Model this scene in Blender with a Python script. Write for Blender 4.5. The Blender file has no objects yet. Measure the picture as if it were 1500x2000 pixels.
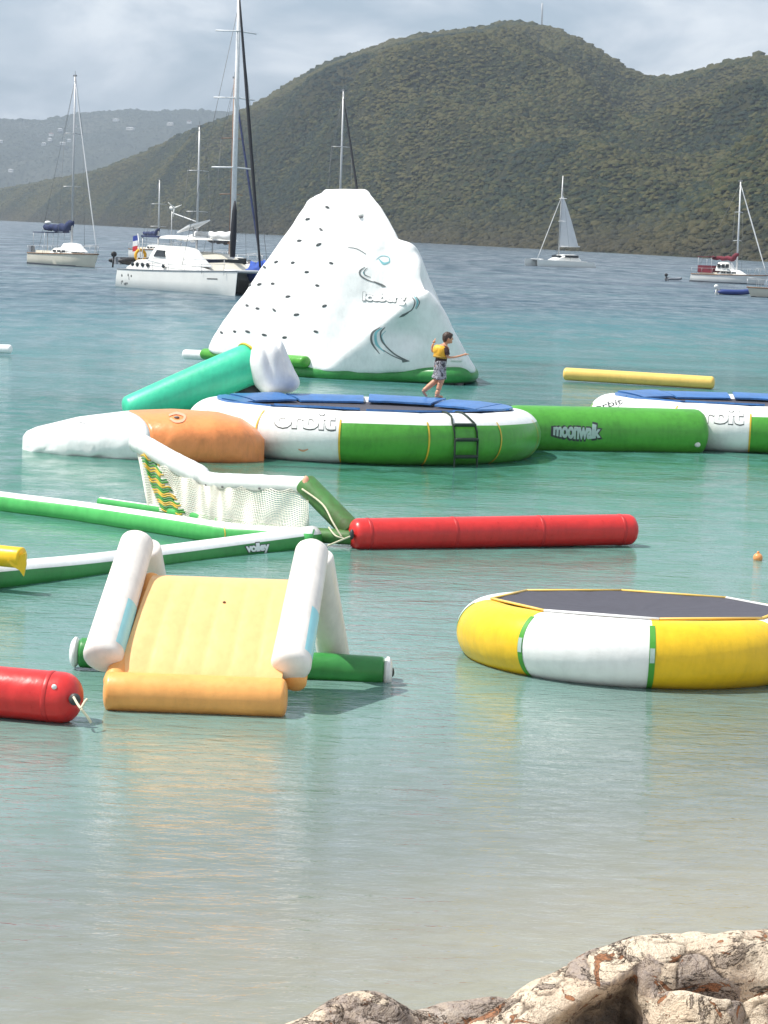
import bpy, bmesh, math, random
import numpy as np
from mathutils import Vector, Matrix, noise
from mathutils.bvhtree import BVHTree
random.seed(7); np.random.seed(7)
S = bpy.context.scene
C = S.collection
R = math.radians
sin, cos, pi = math.sin, math.cos, math.pi

# ------------------------------------------------------------------ camera
EYE = Vector((0, 0, 4.0)); FPX = 4800.0
cam_d = bpy.data.cameras.new('camera'); cam = bpy.data.objects.new('camera', cam_d); C.objects.link(cam)
cam_d.sensor_fit = 'VERTICAL'; cam_d.sensor_height = 24; cam_d.lens = FPX / 2000 * 24
cam_d.clip_start = .1; cam_d.clip_end = 30000
CR = Matrix.Rotation(pi/2 - math.atan(547.2/4800), 3, 'X') @ Matrix.Rotation(R(2.2), 3, 'Z')
cam.matrix_world = Matrix.Translation(EYE) @ CR.to_4x4()
S.camera = cam
# ------------------------------------------------------------------ sky, sun, exposure
SUN = Vector((-.52, -.02, .85)).normalized()
w = bpy.data.worlds.new('World'); S.world = w; w.use_nodes = True
nt = w.node_tree; nt.nodes.clear()
def wn(t, **k):
    n = nt.nodes.new(t)
    for a, b in k.items(): setattr(n, a, b)
    return n
out = wn('ShaderNodeOutputWorld'); bg = wn('ShaderNodeBackground'); bg.inputs[1].default_value = .1
sky = wn('ShaderNodeTexSky', sky_type='NISHITA', sun_disc=False, sun_elevation=math.asin(SUN.z), sun_rotation=math.atan2(SUN.x, SUN.y), air_density=1.0, dust_density=1.5, ozone_density=1.2)
tc = wn('ShaderNodeTexCoord'); mp = wn('ShaderNodeMapping'); mp.inputs['Scale'].default_value = (11, 11, 30); mp.inputs['Location'].default_value = (3.1, 0, .6)
n1 = wn('ShaderNodeTexNoise'); n1.inputs['Scale'].default_value = 1.0; n1.inputs['Detail'].default_value = 6; n1.inputs['Roughness'].default_value = .55; n1.inputs['Distortion'].default_value = .4
r1 = wn('ShaderNodeValToRGB'); e = r1.color_ramp.elements
e[0].position = .38; e[0].color = (2.5, 3.15, 4.0, 1); e[1].position = .62; e[1].color = (5.9, 6.25, 6.6, 1)
r2 = wn('ShaderNodeValToRGB'); e = r2.color_ramp.elements
e[0].position = .3; e[0].color = (.62,)*3+(1,); e[1].position = .55; e[1].color = (.97,)*3+(1,)
mx = wn('ShaderNodeMix', data_type='RGBA')
L = nt.links.new
L(tc.outputs['Generated'], mp.inputs[0]); L(mp.outputs[0], n1.inputs['Vector'])
L(n1.outputs['Fac'], r1.inputs[0]); L(n1.outputs['Fac'], r2.inputs[0])
L(r2.outputs[0], mx.inputs[0]); L(sky.outputs[0], mx.inputs[6]); L(r1.outputs[0], mx.inputs[7])
L(mx.outputs[2], bg.inputs[0]); L(bg.outputs[0], out.inputs[0])
sl = bpy.data.lights.new('sun', 'SUN'); sl.energy = 3.6; sl.angle = R(.6); sl.color = (1, .955, .88)
so = bpy.data.objects.new('sun', sl); C.objects.link(so); so.rotation_euler = (-SUN).to_track_quat('-Z', 'Y').to_euler()
vs = S.view_settings; vs.view_transform = 'Standard'; vs.look = 'None'; vs.gamma = 1; vs.exposure = .78

# ------------------------------------------------------------------ helpers
def ray(px, py):
    return CR @ Vector(((px-750)/FPX, (1000-py)/FPX, -1))
def P(px, py, Y):                     # point of the place seen at a photo pixel, Y metres out
    d = ray(px, py); return EYE + d * (Y / d.y)
def W(px, py, z=0.0):                 # the same, on the level z
    d = ray(px, py); return EYE + d * ((z - EYE.z) / d.z)
def lerp(a, b, t): return a + (b-a)*t
def interp(x, tab):
    return float(np.interp(x, [t[0] for t in tab], [t[1] for t in tab]))
ORG = {}
class MB:
    def __init__(s): s.v = []; s.f = []; s.m = []
    def add(s, v, f, mi=0):
        o = len(s.v); s.v += [Vector(p) for p in v]
        for k, q in enumerate(f):
            s.f.append([i+o for i in q]); s.m.append(mi if isinstance(mi, int) else mi[k])
        return s
    def box(s, lo, hi, mi=0, M=None):
        x0, y0, z0 = lo; x1, y1, z1 = hi
        v = [Vector(p) for p in ((x0,y0,z0),(x1,y0,z0),(x1,y1,z0),(x0,y1,z0),(x0,y0,z1),(x1,y0,z1),(x1,y1,z1),(x0,y1,z1))]
        if M: v = [M @ p for p in v]
        return s.add(v, [(3,2,1,0),(4,5,6,7),(0,1,5,4),(1,2,6,5),(2,3,7,6),(3,0,4,7)], mi)
    def tube(s, path, rad, n=12, mi=0, up=(0,0,1), flat=1.0, matf=None, puck=None):
        path = [Vector(p) for p in path]; N = len(path)
        if not hasattr(rad, '__len__'): rad = [rad]*N
        vs_, fs_, ms_ = [], [], []
        for i, p in enumerate(path):
            t = (path[min(i+1, N-1)] - path[max(i-1, 0)])
            t = t.normalized() if t.length > 1e-9 else Vector((1,0,0))
            u = Vector(up)
            if abs(t.dot(u)) > .97: u = Vector((0, 1, 0)) if abs(t.y) < .9 else Vector((1, 0, 0))
            sd = t.cross(u).normalized(); uu = sd.cross(t).normalized()
            for k in range(n):
                a = 2*pi*k/n
                rq = rad[i]*(1+puck(i, a)) if puck else rad[i]
                vs_.append(p + sd*(cos(a)*rq) + uu*(sin(a)*rq*flat))
        for i in range(N-1):
            for k in range(n):
                fs_.append((i*n+k, i*n+(k+1) % n, (i+1)*n+(k+1) % n, (i+1)*n+k))
                ms_.append(matf(i/(N-1), (k+.5)/n*360) if matf else mi)
        fs_.append(list(range(n))[::-1]); ms_.append(matf(0, 0) if matf else mi)
        fs_.append([(N-1)*n+k for k in range(n)]); ms_.append(matf(1, 0) if matf else mi)
        return s.add(vs_, fs_, ms_)
    def cap(s, p0, p1, r, n=28, mi=0, end=.55, p=2.4, seg=10, flat=1.0, matf=None, r1=None, bulge=0, up=(0,0,1)):
        p0, p1 = Vector(p0), Vector(p1); Ln = (p1-p0).length; r1 = r if r1 is None else r1
        ts = [0, .04, .12, .26, .45, .7, 1]
        pts, rr = [], []
        e0 = end*r/Ln; e1 = end*r1/Ln
        f = lambda t: max(.02, (1-(1-t)**p)**(1/p))
        for t in ts: pts.append(e0*t); rr.append(r*f(t))
        for k in range(1, seg): pts.append(lerp(e0, 1-e1, k/seg)); rr.append(lerp(r, r1, k/seg)*(1+bulge*sin(pi*k/seg)))
        for t in ts[::-1]: pts.append(1-e1*t); rr.append(r1*f(t))
        NP = len(pts); sd_ = p0.x*3.7
        def pk(i, a):
            e_ = min(i, NP-1-i); am = {1: .05, 2: .055, 3: .05, 4: .035, 5: .02, 6: .010, 7: .004}.get(e_, 0)
            return am*noise.noise(Vector((cos(a)*4.5, sin(a)*4.5, sd_+(0 if i < NP/2 else 9)))) if am else .004*noise.noise(Vector((cos(a)*1.5, sin(a)*1.5, sd_+i*.9)))
        return s.tube([p0.lerp(p1, t) for t in pts], rr, n, mi, up=up, flat=flat, matf=matf, puck=pk if n > 12 else None)
    def ball(s, c, r, n=16, m=10, mi=0, M=None):
        c = Vector(c); r = Vector(r) if hasattr(r, '__len__') else Vector((r, r, r))
        v = [Vector((0,0,-1))]
        for j in range(1, m):
            b = -pi/2 + pi*j/m
            v += [Vector((cos(b)*cos(2*pi*k/n), cos(b)*sin(2*pi*k/n), sin(b))) for k in range(n)]
        v.append(Vector((0,0,1)))
        f = [(0, 1+(k+1) % n, 1+k) for k in range(n)]
        for j in range(m-2):
            f += [(1+j*n+k, 1+j*n+(k+1) % n, 1+(j+1)*n+(k+1) % n, 1+(j+1)*n+k) for k in range(n)]
        q = len(v)-1; o = 1+(m-2)*n
        f += [(o+k, o+(k+1) % n, q) for k in range(n)]
        v = [Vector((p.x*r.x, p.y*r.y, p.z*r.z)) for p in v]
        if M: v = [M @ p for p in v]
        return s.add([c+p for p in v], f, mi)
    def bvh(s): return BVHTree.FromPolygons(s.v, s.f)
    def build(s, name, mats, parent=None, local=False, smooth=True, angle=None):
        if not isinstance(mats, (list, tuple)): mats = [mats]
        me = bpy.data.meshes.new(name)
        base = ORG.get(parent.name, Vector()) if (parent and not local) else Vector()
        me.from_pydata([p-base for p in s.v], [], s.f)
        for m in mats: me.materials.append(m)
        me.polygons.foreach_set('material_index', s.m)
        me.polygons.foreach_set('use_smooth', [smooth]*len(s.f))
        if angle: me.set_sharp_from_angle(angle=R(angle))
        me.update()
        o = bpy.data.objects.new(name, me); C.objects.link(o)
        if parent: o.parent = parent; ORG[o.name] = base
        else: ORG[o.name] = Vector()
        return o
def tag(o, label=None, cat=None, group=None, kind=None):
    if label: o['label'] = label
    if cat: o['category'] = cat
    if group: o['group'] = group
    if kind: o['kind'] = kind
    return o
def thing(name, label, cat, loc, group=None, rz=0, kind=None):
    o = bpy.data.objects.new(name, None); C.objects.link(o); o.location = loc; o.rotation_euler = (0, 0, rz)
    o.empty_display_size = .2
    ORG[o.name] = Vector(loc)
    return tag(o, label, cat, group, kind)

# ------------------------------------------------------------------ materials
MAT = {}
class NT:
    def __init__(s, name):
        s.mat = bpy.data.materials.new(name); s.mat.use_nodes = True; s.t = s.mat.node_tree; s.t.nodes.clear()
        s.out = s.t.nodes.new('ShaderNodeOutputMaterial')
    def n(s, typ, ins=None, **k):
        q = s.t.nodes.new('ShaderNode'+typ)
        for a, b in k.items(): setattr(q, a, b)
        for a, b in (ins or {}).items(): s.set(q.inputs[a], b)
        return q
    def set(s, sock, v):
        if isinstance(v, bpy.types.NodeSocket): s.t.links.new(v, sock)
        elif isinstance(v, bpy.types.Node): s.t.links.new(v.outputs[0], sock)
        else: sock.default_value = v
    def noise(s, scale, detail=4, rough=.55, vec=None, dist=0):
        q = s.n('TexNoise', {'Scale': scale, 'Detail': detail, 'Roughness': rough, 'Distortion': dist})
        if vec: s.set(q.inputs['Vector'], vec)
        return q.outputs['Fac']
    def ramp(s, fac, stops):
        q = s.n('ValToRGB'); s.set(q.inputs[0], fac); el = q.color_ramp.elements
        while len(el) < len(stops): el.new(.5)
        for x, (p_, c) in zip(el, stops):
            x.position = p_; x.color = (c if hasattr(c, '__len__') else (c,)*3)[:3] + (1,)
        return q.outputs[0]
    def math(s, op, a, b=0., clamp=False):
        q = s.n('Math', operation=op, use_clamp=clamp); s.set(q.inputs[0], a); s.set(q.inputs[1], b); return q.outputs[0]
    def mix(s, fac, a, b, blend='MIX'):
        q = s.n('Mix', data_type='RGBA', blend_type=blend); s.set(q.inputs[0], fac)
        for i, x in ((6, a), (7, b)):
            s.set(q.inputs[i], (tuple(x)+(1,)) if isinstance(x, (tuple, list)) and len(x) == 3 else x)
        return q.outputs[2]
    def pos(s): return s.n('NewGeometry').outputs['Position']
    def mapv(s, vec, sc=(1,1,1), rot=(0,0,0), loc=(0,0,0)):
        return s.n('Mapping', {'Vector': vec, 'Scale': sc, 'Rotation': rot, 'Location': loc}).outputs[0]
    def bump(s, h, strength=.3, dist=.02, nrm=None):
        q = s.n('Bump', {'Height': h, 'Strength': strength, 'Distance': dist})
        if nrm: s.set(q.inputs['Normal'], nrm)
        return q.outputs[0]
    def bsdf(s, col, rough=.5, nrm=None, **k):
        q = s.n('BsdfPrincipled'); s.set(q.inputs['Base Color'], (tuple(col)+(1,)) if isinstance(col, tuple) and len(col) == 3 else col)
        s.set(q.inputs['Roughness'], rough)
        if nrm: s.set(q.inputs['Normal'], nrm)
        for a, b in k.items(): s.set(q.inputs[a.replace('_', ' ')], b)
        s.t.links.new(q.outputs[0], s.out.inputs[0]); return q
def pvc(name, col, rough=.38, dirt=.12, wr=.42, tint=None):
    """coated inflatable fabric: faint grime, wrinkles, a fine weave"""
    m = NT(name); p = m.pos()
    g = m.noise(1.7, 6, .6, p); g2 = m.noise(14, 3, .6, m.mapv(p, (1, 1, .35)))
    k = m.math('ADD', m.math('MULTIPLY', g, .6), m.math('MULTIPLY', g2, .4))
    d = tuple(c*(1-dirt*2.2) for c in col); d = tuple(lerp(a, b, .25) for a, b in zip(d, tint or d))
    c = m.ramp(k, [(.34, d), (.56, col), (.75, tuple(min(.86, x*1.05+.004) for x in col))])
    b1 = m.bump(m.noise(2.6, 3, .5, p, .6), wr, .02)
    b2 = m.bump(m.noise(11, 4, .55, p), wr*.8, .008, b1)
    m.bsdf(c, m.math('ADD', m.math('MULTIPLY', g2, .25), rough-.1), b2, Specular_IOR_Level=.45)
    return m.mat
def plain(name, col, rough=.5, metal=0., var=.1, scale=6., bmp=.1):
    m = NT(name); p = m.pos()
    g = m.noise(scale, 5, .6, p)
    c = m.ramp(g, [(.3, tuple(x*(1-var*1.5) for x in col)), (.62, col)])
    m.bsdf(c, rough, m.bump(g, bmp, .01), Metallic=metal)
    return m.mat
white = pvc('white_pvc', (.80, .80, .79), .36, .06)
white_old = pvc('worn_white_pvc', (.76, .75, .72), .42, .12, .4, (.5, .47, .35))
cream = pvc('pinkish_white_pvc', (.78, .735, .69), .4, .07)
green = pvc('green_pvc', (.075, .33, .035), .33, .12)
dgreen = pvc('dark_green_pvc', (.035, .24, .05), .35, .12)
court_green = pvc('court_green_pvc', (.07, .42, .10), .33, .1)
old_green = pvc('weathered_green_pvc', (.06, .20, .045), .5, .22, .5, (.16, .10, .04))
teal = pvc('teal_green_pvc', (.045, .54, .32), .36, .08)
yellow = pvc('yellow_pvc', (.80, .50, .012), .34, .09)
ramp_lit = pvc('lit_ramp_pvc', (.88, .51, .21), .36, .05)  # paler copy of the slide's orange, bright sun on the ramp put into colour
orange_tan = pvc('tan_orange_pvc', (.84, .39, .11), .36, .08)
orange = pvc('orange_pvc', (.84, .28, .09), .36, .1, .7)
red = pvc('red_pvc', (.62, .028, .026), .3, .1)
float_yellow = pvc('float_yellow_pvc', (.78, .52, .13), .4, .06)
sky_blue = pvc('pale_blue_pvc', (.33, .70, .76), .36, .05)
pad_blue = pvc('blue_pad_pvc', (.05, .165, .42), .32, .15, .6)
seam_yellow = pvc('seam_yellow_pvc', (.68, .44, .035), .4, .12)
seam_grey = plain('grey_seam', (.42, .42, .42), .6)
strap_green = pvc('strap_green', (.06, .30, .03), .5, .1)
print_grey = plain('grey_print', (.12, .13, .13), .5)
print_dark = plain('dark_print', (.035, .04, .04), .5)
print_teal = plain('teal_print', (.20, .48, .52), .5)
print_white = plain('white_print', (.78, .80, .80), .5)
print_silver = plain('silver_print', (.42, .55, .50), .5)
print_peach = plain('peach_print', (.8, .38, .24), .5)
grip = plain('grey_grip', (.17, .17, .175), .6)
webbing = plain('dark_webbing', (.012, .03, .018), .7)
rope = plain('pale_rope', (.66, .62, .45), .8, 0, .2, 60)
mat_dark = plain('trampoline_mesh', (.062, .060, .078), .75, 0, .12, 14, .2)
gel = plain('white_gelcoat', (.78, .78, .75), .25, 0, .05, 1.0)
gel_cream = plain('cream_gelcoat', (.66, .62, .52), .3, 0, .08, 1.0)
deck_m = plain('pale_deck', (.60, .58, .52), .6, 0, .1, 2.0)
teak = plain('brown_wood', (.20, .10, .045), .5, 0, .25, 3.0)
alu = plain('grey_aluminium', (.52, .53, .54), .4, .3)
alu_white = plain('white_mast_paint', (.75, .76, .77), .35)
wire = plain('rigging_wire', (.16, .17, .18), .5)
glass_dark = plain('dark_window_glass', (.018, .022, .026), .12)
canvas_blue = plain('navy_canvas', (.014, .028, .10), .8, 0, .3, 2)
canvas_royal = plain('royal_blue_canvas', (.03, .09, .42), .8, 0, .35, 2)
canvas_red = plain('maroon_canvas', (.17, .012, .028), .8, 0, .3, 2)
canvas_black = plain('black_canvas', (.016, .018, .026), .8, 0, .3, 2)
canvas_white = plain('white_sailcloth', (.70, .71, .72), .8, 0, .08, .8)
rubber = plain('black_rubber', (.022, .022, .024), .6)
rubber_grey = plain('grey_hypalon', (.20, .22, .25), .6)
rubber_blue = plain('blue_hypalon', (.015, .04, .20), .5)
brown_paint = plain('brown_mast', (.26, .15, .10), .5)
antifoul = plain('dark_antifouling', (.03, .035, .05), .6)
flag_red = plain('red_cloth', (.5, .03, .04), .8); flag_blue = plain('blue_cloth', (.03, .06, .3), .8)
buoy_orange = plain('orange_buoy', (.75, .30, .10), .4)
skin = plain('skin', (.55, .27, .16), .5, 0, .1, 8, .03)
hair_m = plain('brown_hair', (.055, .026, .016), .55, 0, .4, 40, .5)
vest_m = plain('yellow_vest', (.80, .42, .02), .6, 0, .12, 12)
vest_belt = plain('vest_belt', (.42, .25, .03), .7)
shirt_m = plain('dark_brown_shirt', (.045, .016, .014), .8, 0, .25, 10)
def shorts_mat():
    m = NT('patterned_shorts'); p = m.n('TexCoord').outputs['Object']
    g = m.noise(16, 2, .5, p, 1.0)
    c = m.ramp(g, [(.40, (.045, .045, .055)), (.48, (.17, .165, .18)), (.55, (.42, .42, .45)), (.66, (.10, .10, .12))])
    m.bsdf(c, .8); return m.mat
shorts_m = shorts_mat()

# ------------------------------------------------------------------ ground and sea bed: one sheet
def bed(x, y):
    s = y - 15*math.tanh(x/15)
    if s < 10.2: return min(3.0, (10.2-s)*.27) + .03*noise.noise(Vector((x*.6, y*.6, 0)))
    return -interp(s, [(10.2, 0), (14, .30), (20, .8), (30, 1.6), (50, 2.6), (100, 4.5), (200, 6)])
ys = sorted(set([-300, -200, -60, -20] + [round(-10+.5*i, 2) for i in range(90)] + [36, 42, 50, 62, 80, 100, 150, 220, 400, 800, 1600, 3200, 6700]))
xs = sorted(set([-6600, -3000, -1000, -300, -100, -60, -40] + [round(-30+.75*i, 2) for i in range(81)] + [40, 60, 100, 300, 1000, 3000, 6600]))
mb = MB(); nx = len(xs)
mb.add([(x, y, bed(x, y)) for y in ys for x in xs], [(j*nx+i, j*nx+i+1, (j+1)*nx+i+1, (j+1)*nx+i) for j in range(len(ys)-1) for i in range(nx-1)])
def sand_mat():
    m = NT('sand'); p = m.pos()
    c = m.ramp(m.noise(2.2, 6, .6, p), [(.3, (.38, .315, .25)), (.7, (.52, .44, .355))])
    c = m.mix(m.math('MULTIPLY', m.noise(60, 2, .5, p), .3), c, (.30, .24, .17))
    wv = m.n('TexWave', {'Vector': m.mapv(p, (1, 1, 1), (0, 0, R(52))), 'Scale': 1.1, 'Distortion': 5., 'Detail': 2, 'Detail Scale': 1.2})
    m.bsdf(c, .9, m.bump(wv.outputs['Fac'], .5, .05, m.bump(m.noise(90, 2, .5, p), .3, .006)))
    return m.mat
tag(mb.build('ground', sand_mat()), kind='structure')

def water_mat():
    m = NT('sea_water'); p = m.pos()
    sp = m.n('SeparateXYZ', {0: p}); x, y = sp.outputs[0], sp.outputs[1]
    th = m.math('MULTIPLY', m.math('TANH', m.math('DIVIDE', x, 15.)), 15.)
    s = m.math('SUBTRACT', y, th)
    wob = m.math('MULTIPLY', m.math('SUBTRACT', m.noise(.16, 4, .6, p), .5), .34)
    sw = m.math('MULTIPLY', s, m.math('ADD', 1., wob))
    lg = m.math('DIVIDE', m.math('LOGARITHM', m.math('MAXIMUM', sw, 2.), 2.), 10.)
    q = lambda d: math.log2(d)/10
    col = m.ramp(lg, [(q(12), (.42, .36, .285)), (q(15.5), (.23, .26, .23)), (q(20), (.155, .25, .22)), (q(30), (.09, .22, .18)), (q(46), (.036, .165, .115)),
                      (q(58), (.040, .155, .14)), (q(80), (.058, .185, .19)), (q(110), (.048, .145, .17)), (q(140), (.018, .06, .092)), (q(300), (.011, .034, .062)), (q(900), (.011, .028, .052))])
    streak = m.noise(1., 5, .6, m.mapv(p, (.02, .075, 1), (0, 0, R(4))))
    col = m.mix(m.math('MULTIPLY', m.ramp(streak, [(.40, 0.), (.62, 1.)]), .30), col, (.09, .19, .20))
    op = m.n('MapRange', {'Value': s, 1: 10.2, 2: 21., 3: .16, 4: 1.}); op = op.outputs[0]
    h1 = m.noise(1.15, 3, .5, m.mapv(p, (.45, 1, 1), (0, 0, R(6))), .6)
    h2 = m.noise(5.0, 4, .6, m.mapv(p, (.5, 1, 1), (0, 0, R(-7))), .8)
    h3 = m.noise(16.0, 3, .6, m.mapv(p, (.45, 1, 1), (0, 0, R(5))))
    h0 = m.noise(.22, 2, .5, m.mapv(p, (.5, 1, 1), (0, 0, R(12))))
    gust = m.ramp(m.noise(.07, 3, .5, m.mapv(p, (.5, 1, 1))), [(.35, .35), (.65, 1.)])
    far = m.n('MapRange', {'Value': y, 1: 18., 2: 60., 3: 0., 4: 1.}).outputs[0]
    h = m.math('ADD', m.math('MULTIPLY', h1, .034), m.math('ADD', m.math('MULTIPLY', h2, .018), m.math('MULTIPLY', h3, .0085)))
    h = m.math('ADD', h, m.math('MULTIPLY', h0, m.math('MULTIPLY', far, .22)))
    h = m.math('MULTIPLY', h, gust)
    nr = m.bump(h, 1., .85)
    rg = m.n('MapRange', {'Value': y, 1: 12., 2: 160., 3: .025, 4: .24}).outputs[0]
    def band(sx, sy, rot): return m.ramp(m.noise(1., 3, .6, m.mapv(p, (sx, sy, 1), (0, 0, R(rot))), .3), [(.34, .0), (.66, 1.)])
    def fade(a_, b_): return m.n('MapRange', {'Value': y, 1: a_, 2: b_, 3: 0., 4: 1.}).outputs[0]
    b0, b1, b2, b3 = band(2.6, 8., 4), band(1.7, 1.5, -6), band(.8, .26, 3), band(.3, .05, 2)
    tex = m.mix(fade(18., 38.), b0, b1); tex = m.mix(fade(50., 95.), tex, b2); tex = m.mix(fade(170., 300.), tex, b3)
    patch = m.ramp(m.noise(1., 4, .6, m.mapv(p, (.035, .11, 1), (0, 0, R(-2))), .5), [(.36, .0), (.64, 1.)])
    amp = m.n('MapRange', {'Value': y, 1: 14., 2: 70., 3: .85, 4: .75}).outputs[0]
    tex = m.math('ADD', m.math('ADD', .62, m.math('MULTIPLY', patch, .30)), m.math('MULTIPLY', m.math('SUBTRACT', tex, .35), amp))
    dif = m.n('BsdfDiffuse', {'Color': col, 'Normal': nr})
    tr = m.n('BsdfTransparent', {'Color': (.82, .93, .92, 1)})
    body = m.n('MixShader', {0: op, 1: tr.outputs[0], 2: dif.outputs[0]})
    gl = m.n('BsdfGlossy', {'Color': (1, 1, 1, 1), 'Roughness': rg, 'Normal': nr})
    fr = m.n('Fresnel', {'IOR': 1.42, 'Normal': nr})
    k = m.math('MULTIPLY', fr.outputs[0], m.n('MapRange', {'Value': y, 1: 25., 2: 120., 3: .95, 4: .52}).outputs[0])
    k = m.math('MULTIPLY', k, tex, True)
    fin = m.n('MixShader', {0: k, 1: body.outputs[0], 2: gl.outputs[0]})
    m.t.links.new(fin.outputs[0], m.out.inputs[0])
    return m.mat
mb = MB(); wx = [-6600, -400, -40, 40, 400, 6600]; wy = [4.5, 30, 120, 600, 6700]
mb.add([(x, y, 0) for y in wy for x in wx], [(j*6+i, j*6+i+1, (j+1)*6+i+1, (j+1)*6+i) for j in range(4) for i in range(5)])
tag(mb.build('sea', water_mat(), smooth=False), kind='structure')

# ------------------------------------------------------------------ hills and their woods
def hill_mat(name, lo, mid, hi, sc):
    m = NT(name); p = m.pos()
    g = m.noise(sc, 6, .6, p); g2 = m.noise(sc*7, 4, .6, p)
    k = m.math('ADD', m.math('MULTIPLY', g, .62), m.math('MULTIPLY', g2, .38))
    c = m.ramp(k, [(.36, lo), (.5, mid), (.64, hi)])
    m.bsdf(c, .9, m.bump(m.noise(sc*30, 4, .6, p), .8, 3.), Specular_IOR_Level=.1)
    return m.mat
def hill(name, sil, shore, deep, pxs, rows, prof, seed, amp, mat):
    """terrain from a shore line up to a ridge and down behind it"""
    pts = []; rows_t = [i/rows for i in range(rows+1)] + [1.06, 1.16, 1.3]
    for px in pxs:
        ys_ = interp(px, shore); yr = ys_ + interp(px, deep)
        a = P(px, 470, ys_); a.z = -1.5
        b = P(px, interp(px, sil), yr)
        col = []
        for t in rows_t:
            if t <= 1:
                q = a.lerp(b, t); q.z = -1.5 + (b.z+1.5)*prof(t)
                nz = noise.fractal(Vector((q.x*.0045+seed, q.y*.0045, seed)), .9, 2.1, 5)
                rg = 1-abs(noise.noise(Vector((q.x*.006+q.y*.002, q.y*.0018, seed+3))))*2
                q.z += amp*b.z*(nz*.6+(rg-.5)*.55)*min(1, t*4)*min(1, (1-t)*3.2)
                if t < 1: q.z = min(q.z, 4+(b.z-4)/b.y*q.y*(.96+.03*t))
                if t > 0: q.z = max(q.z, 0.4*min(1, t*20))
            else:
                q = a.lerp(b, t); q.z = b.z*max(0, 1-(t-1)*3.4) - 1.5
            col.append(q)
        pts.append(col)
    mb = MB(); n = len(rows_t)
    mb.add([q for c in pts for q in c], [(i*n+j, (i+1)*n+j, (i+1)*n+j+1, i*n+j+1) for i in range(len(pts)-1) for j in range(n-1)])
    o = tag(mb.build(name, mat), kind='structure')
    return o, mb, np.array([[tuple(q) for q in c[:rows+1]] for c in pts])
SIL = [(-2600, 330), (-1500, 300), (-800, 360), (-300, 385), (0, 372), (100, 352), (180, 338), (250, 312), (300, 292), (350, 268), (400, 246), (450, 230), (500, 206), (540, 182), (570, 164), (600, 146), (640, 124), (700, 103), (770, 82), (830, 68), (900, 60), (940, 56), (975, 46), (1010, 45), (1055, 50),
       (1100, 64), (1140, 85), (1180, 108), (1215, 132), (1250, 148), (1290, 157), (1330, 150), (1380, 138), (1420, 124), (1470, 112), (1530, 116), (1700, 80), (2000, 40), (2500, 120), (3600, 250)]
SHORE = [(-2600, 3000), (-800, 3000), (0, 2700), (200, 2000), (400, 1480), (750, 1050), (1100, 820), (1500, 640), (2300, 520), (3600, 450)]
DEEP = [(-2600, 500), (0, 420), (400, 620), (750, 800), (1000, 860), (1500, 820), (3600, 700)]
pxs = list(range(-2600, -300, 100)) + list(range(-300, 1900, 14)) + list(range(1900, 3601, 100))
wood_ground = hill_mat('hillside_scrub', (.013, .018, .011), (.022, .025, .013), (.036, .035, .017), .007)
o, hb, grid = hill('hill', SIL, SHORE, DEEP, pxs, 46, lambda t: 1-(1-t)**1.35, 3.3, .52, wood_ground)
hill_bvh = hb.bvh()
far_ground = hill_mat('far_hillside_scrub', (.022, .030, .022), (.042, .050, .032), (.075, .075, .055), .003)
FSIL = [(-2600, 150), (-1500, 190), (-600, 260), (-200, 240), (0, 233), (80, 236), (150, 223), (230, 216), (300, 218), (380, 216), (450, 219), (600, 240), (900, 270), (1500, 250), (2400, 200), (3600, 160)]
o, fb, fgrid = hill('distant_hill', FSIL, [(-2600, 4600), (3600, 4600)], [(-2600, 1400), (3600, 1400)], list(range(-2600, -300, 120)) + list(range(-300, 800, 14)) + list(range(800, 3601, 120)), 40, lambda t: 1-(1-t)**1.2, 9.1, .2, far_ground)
far_bvh = fb.bvh()
def crown_mat(name, cols):
    m = NT(name); p = m.pos()
    at = m.n('Attribute', attribute_name='shade', attribute_type='GEOMETRY')
    g = m.noise(.011, 4, .6, p)
    k = m.math('ADD', m.math('MULTIPLY', at.outputs['Fac'], .16), m.math('ADD', m.math('MULTIPLY', g, .40), m.math('MULTIPLY', m.noise(.0036, 4, .55, p, .8), .44)))
    c = m.ramp(k, cols)
    sp = m.n('SeparateXYZ', {0: p}); low = m.n('MapRange', {'Value': m.math('ADD', sp.outputs[2], m.math('MULTIPLY', g, 18.)), 1: 10., 2: 26., 3: .8, 4: 0.}).outputs[0]
    c = m.mix(m.math('MULTIPLY', low, .8), c, (.044, .035, .024))
    m.bsdf(c, .85, m.bump(m.noise(.9, 3, .6, p), .5, .8), Specular_IOR_Level=.15)
    return m.mat
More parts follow.
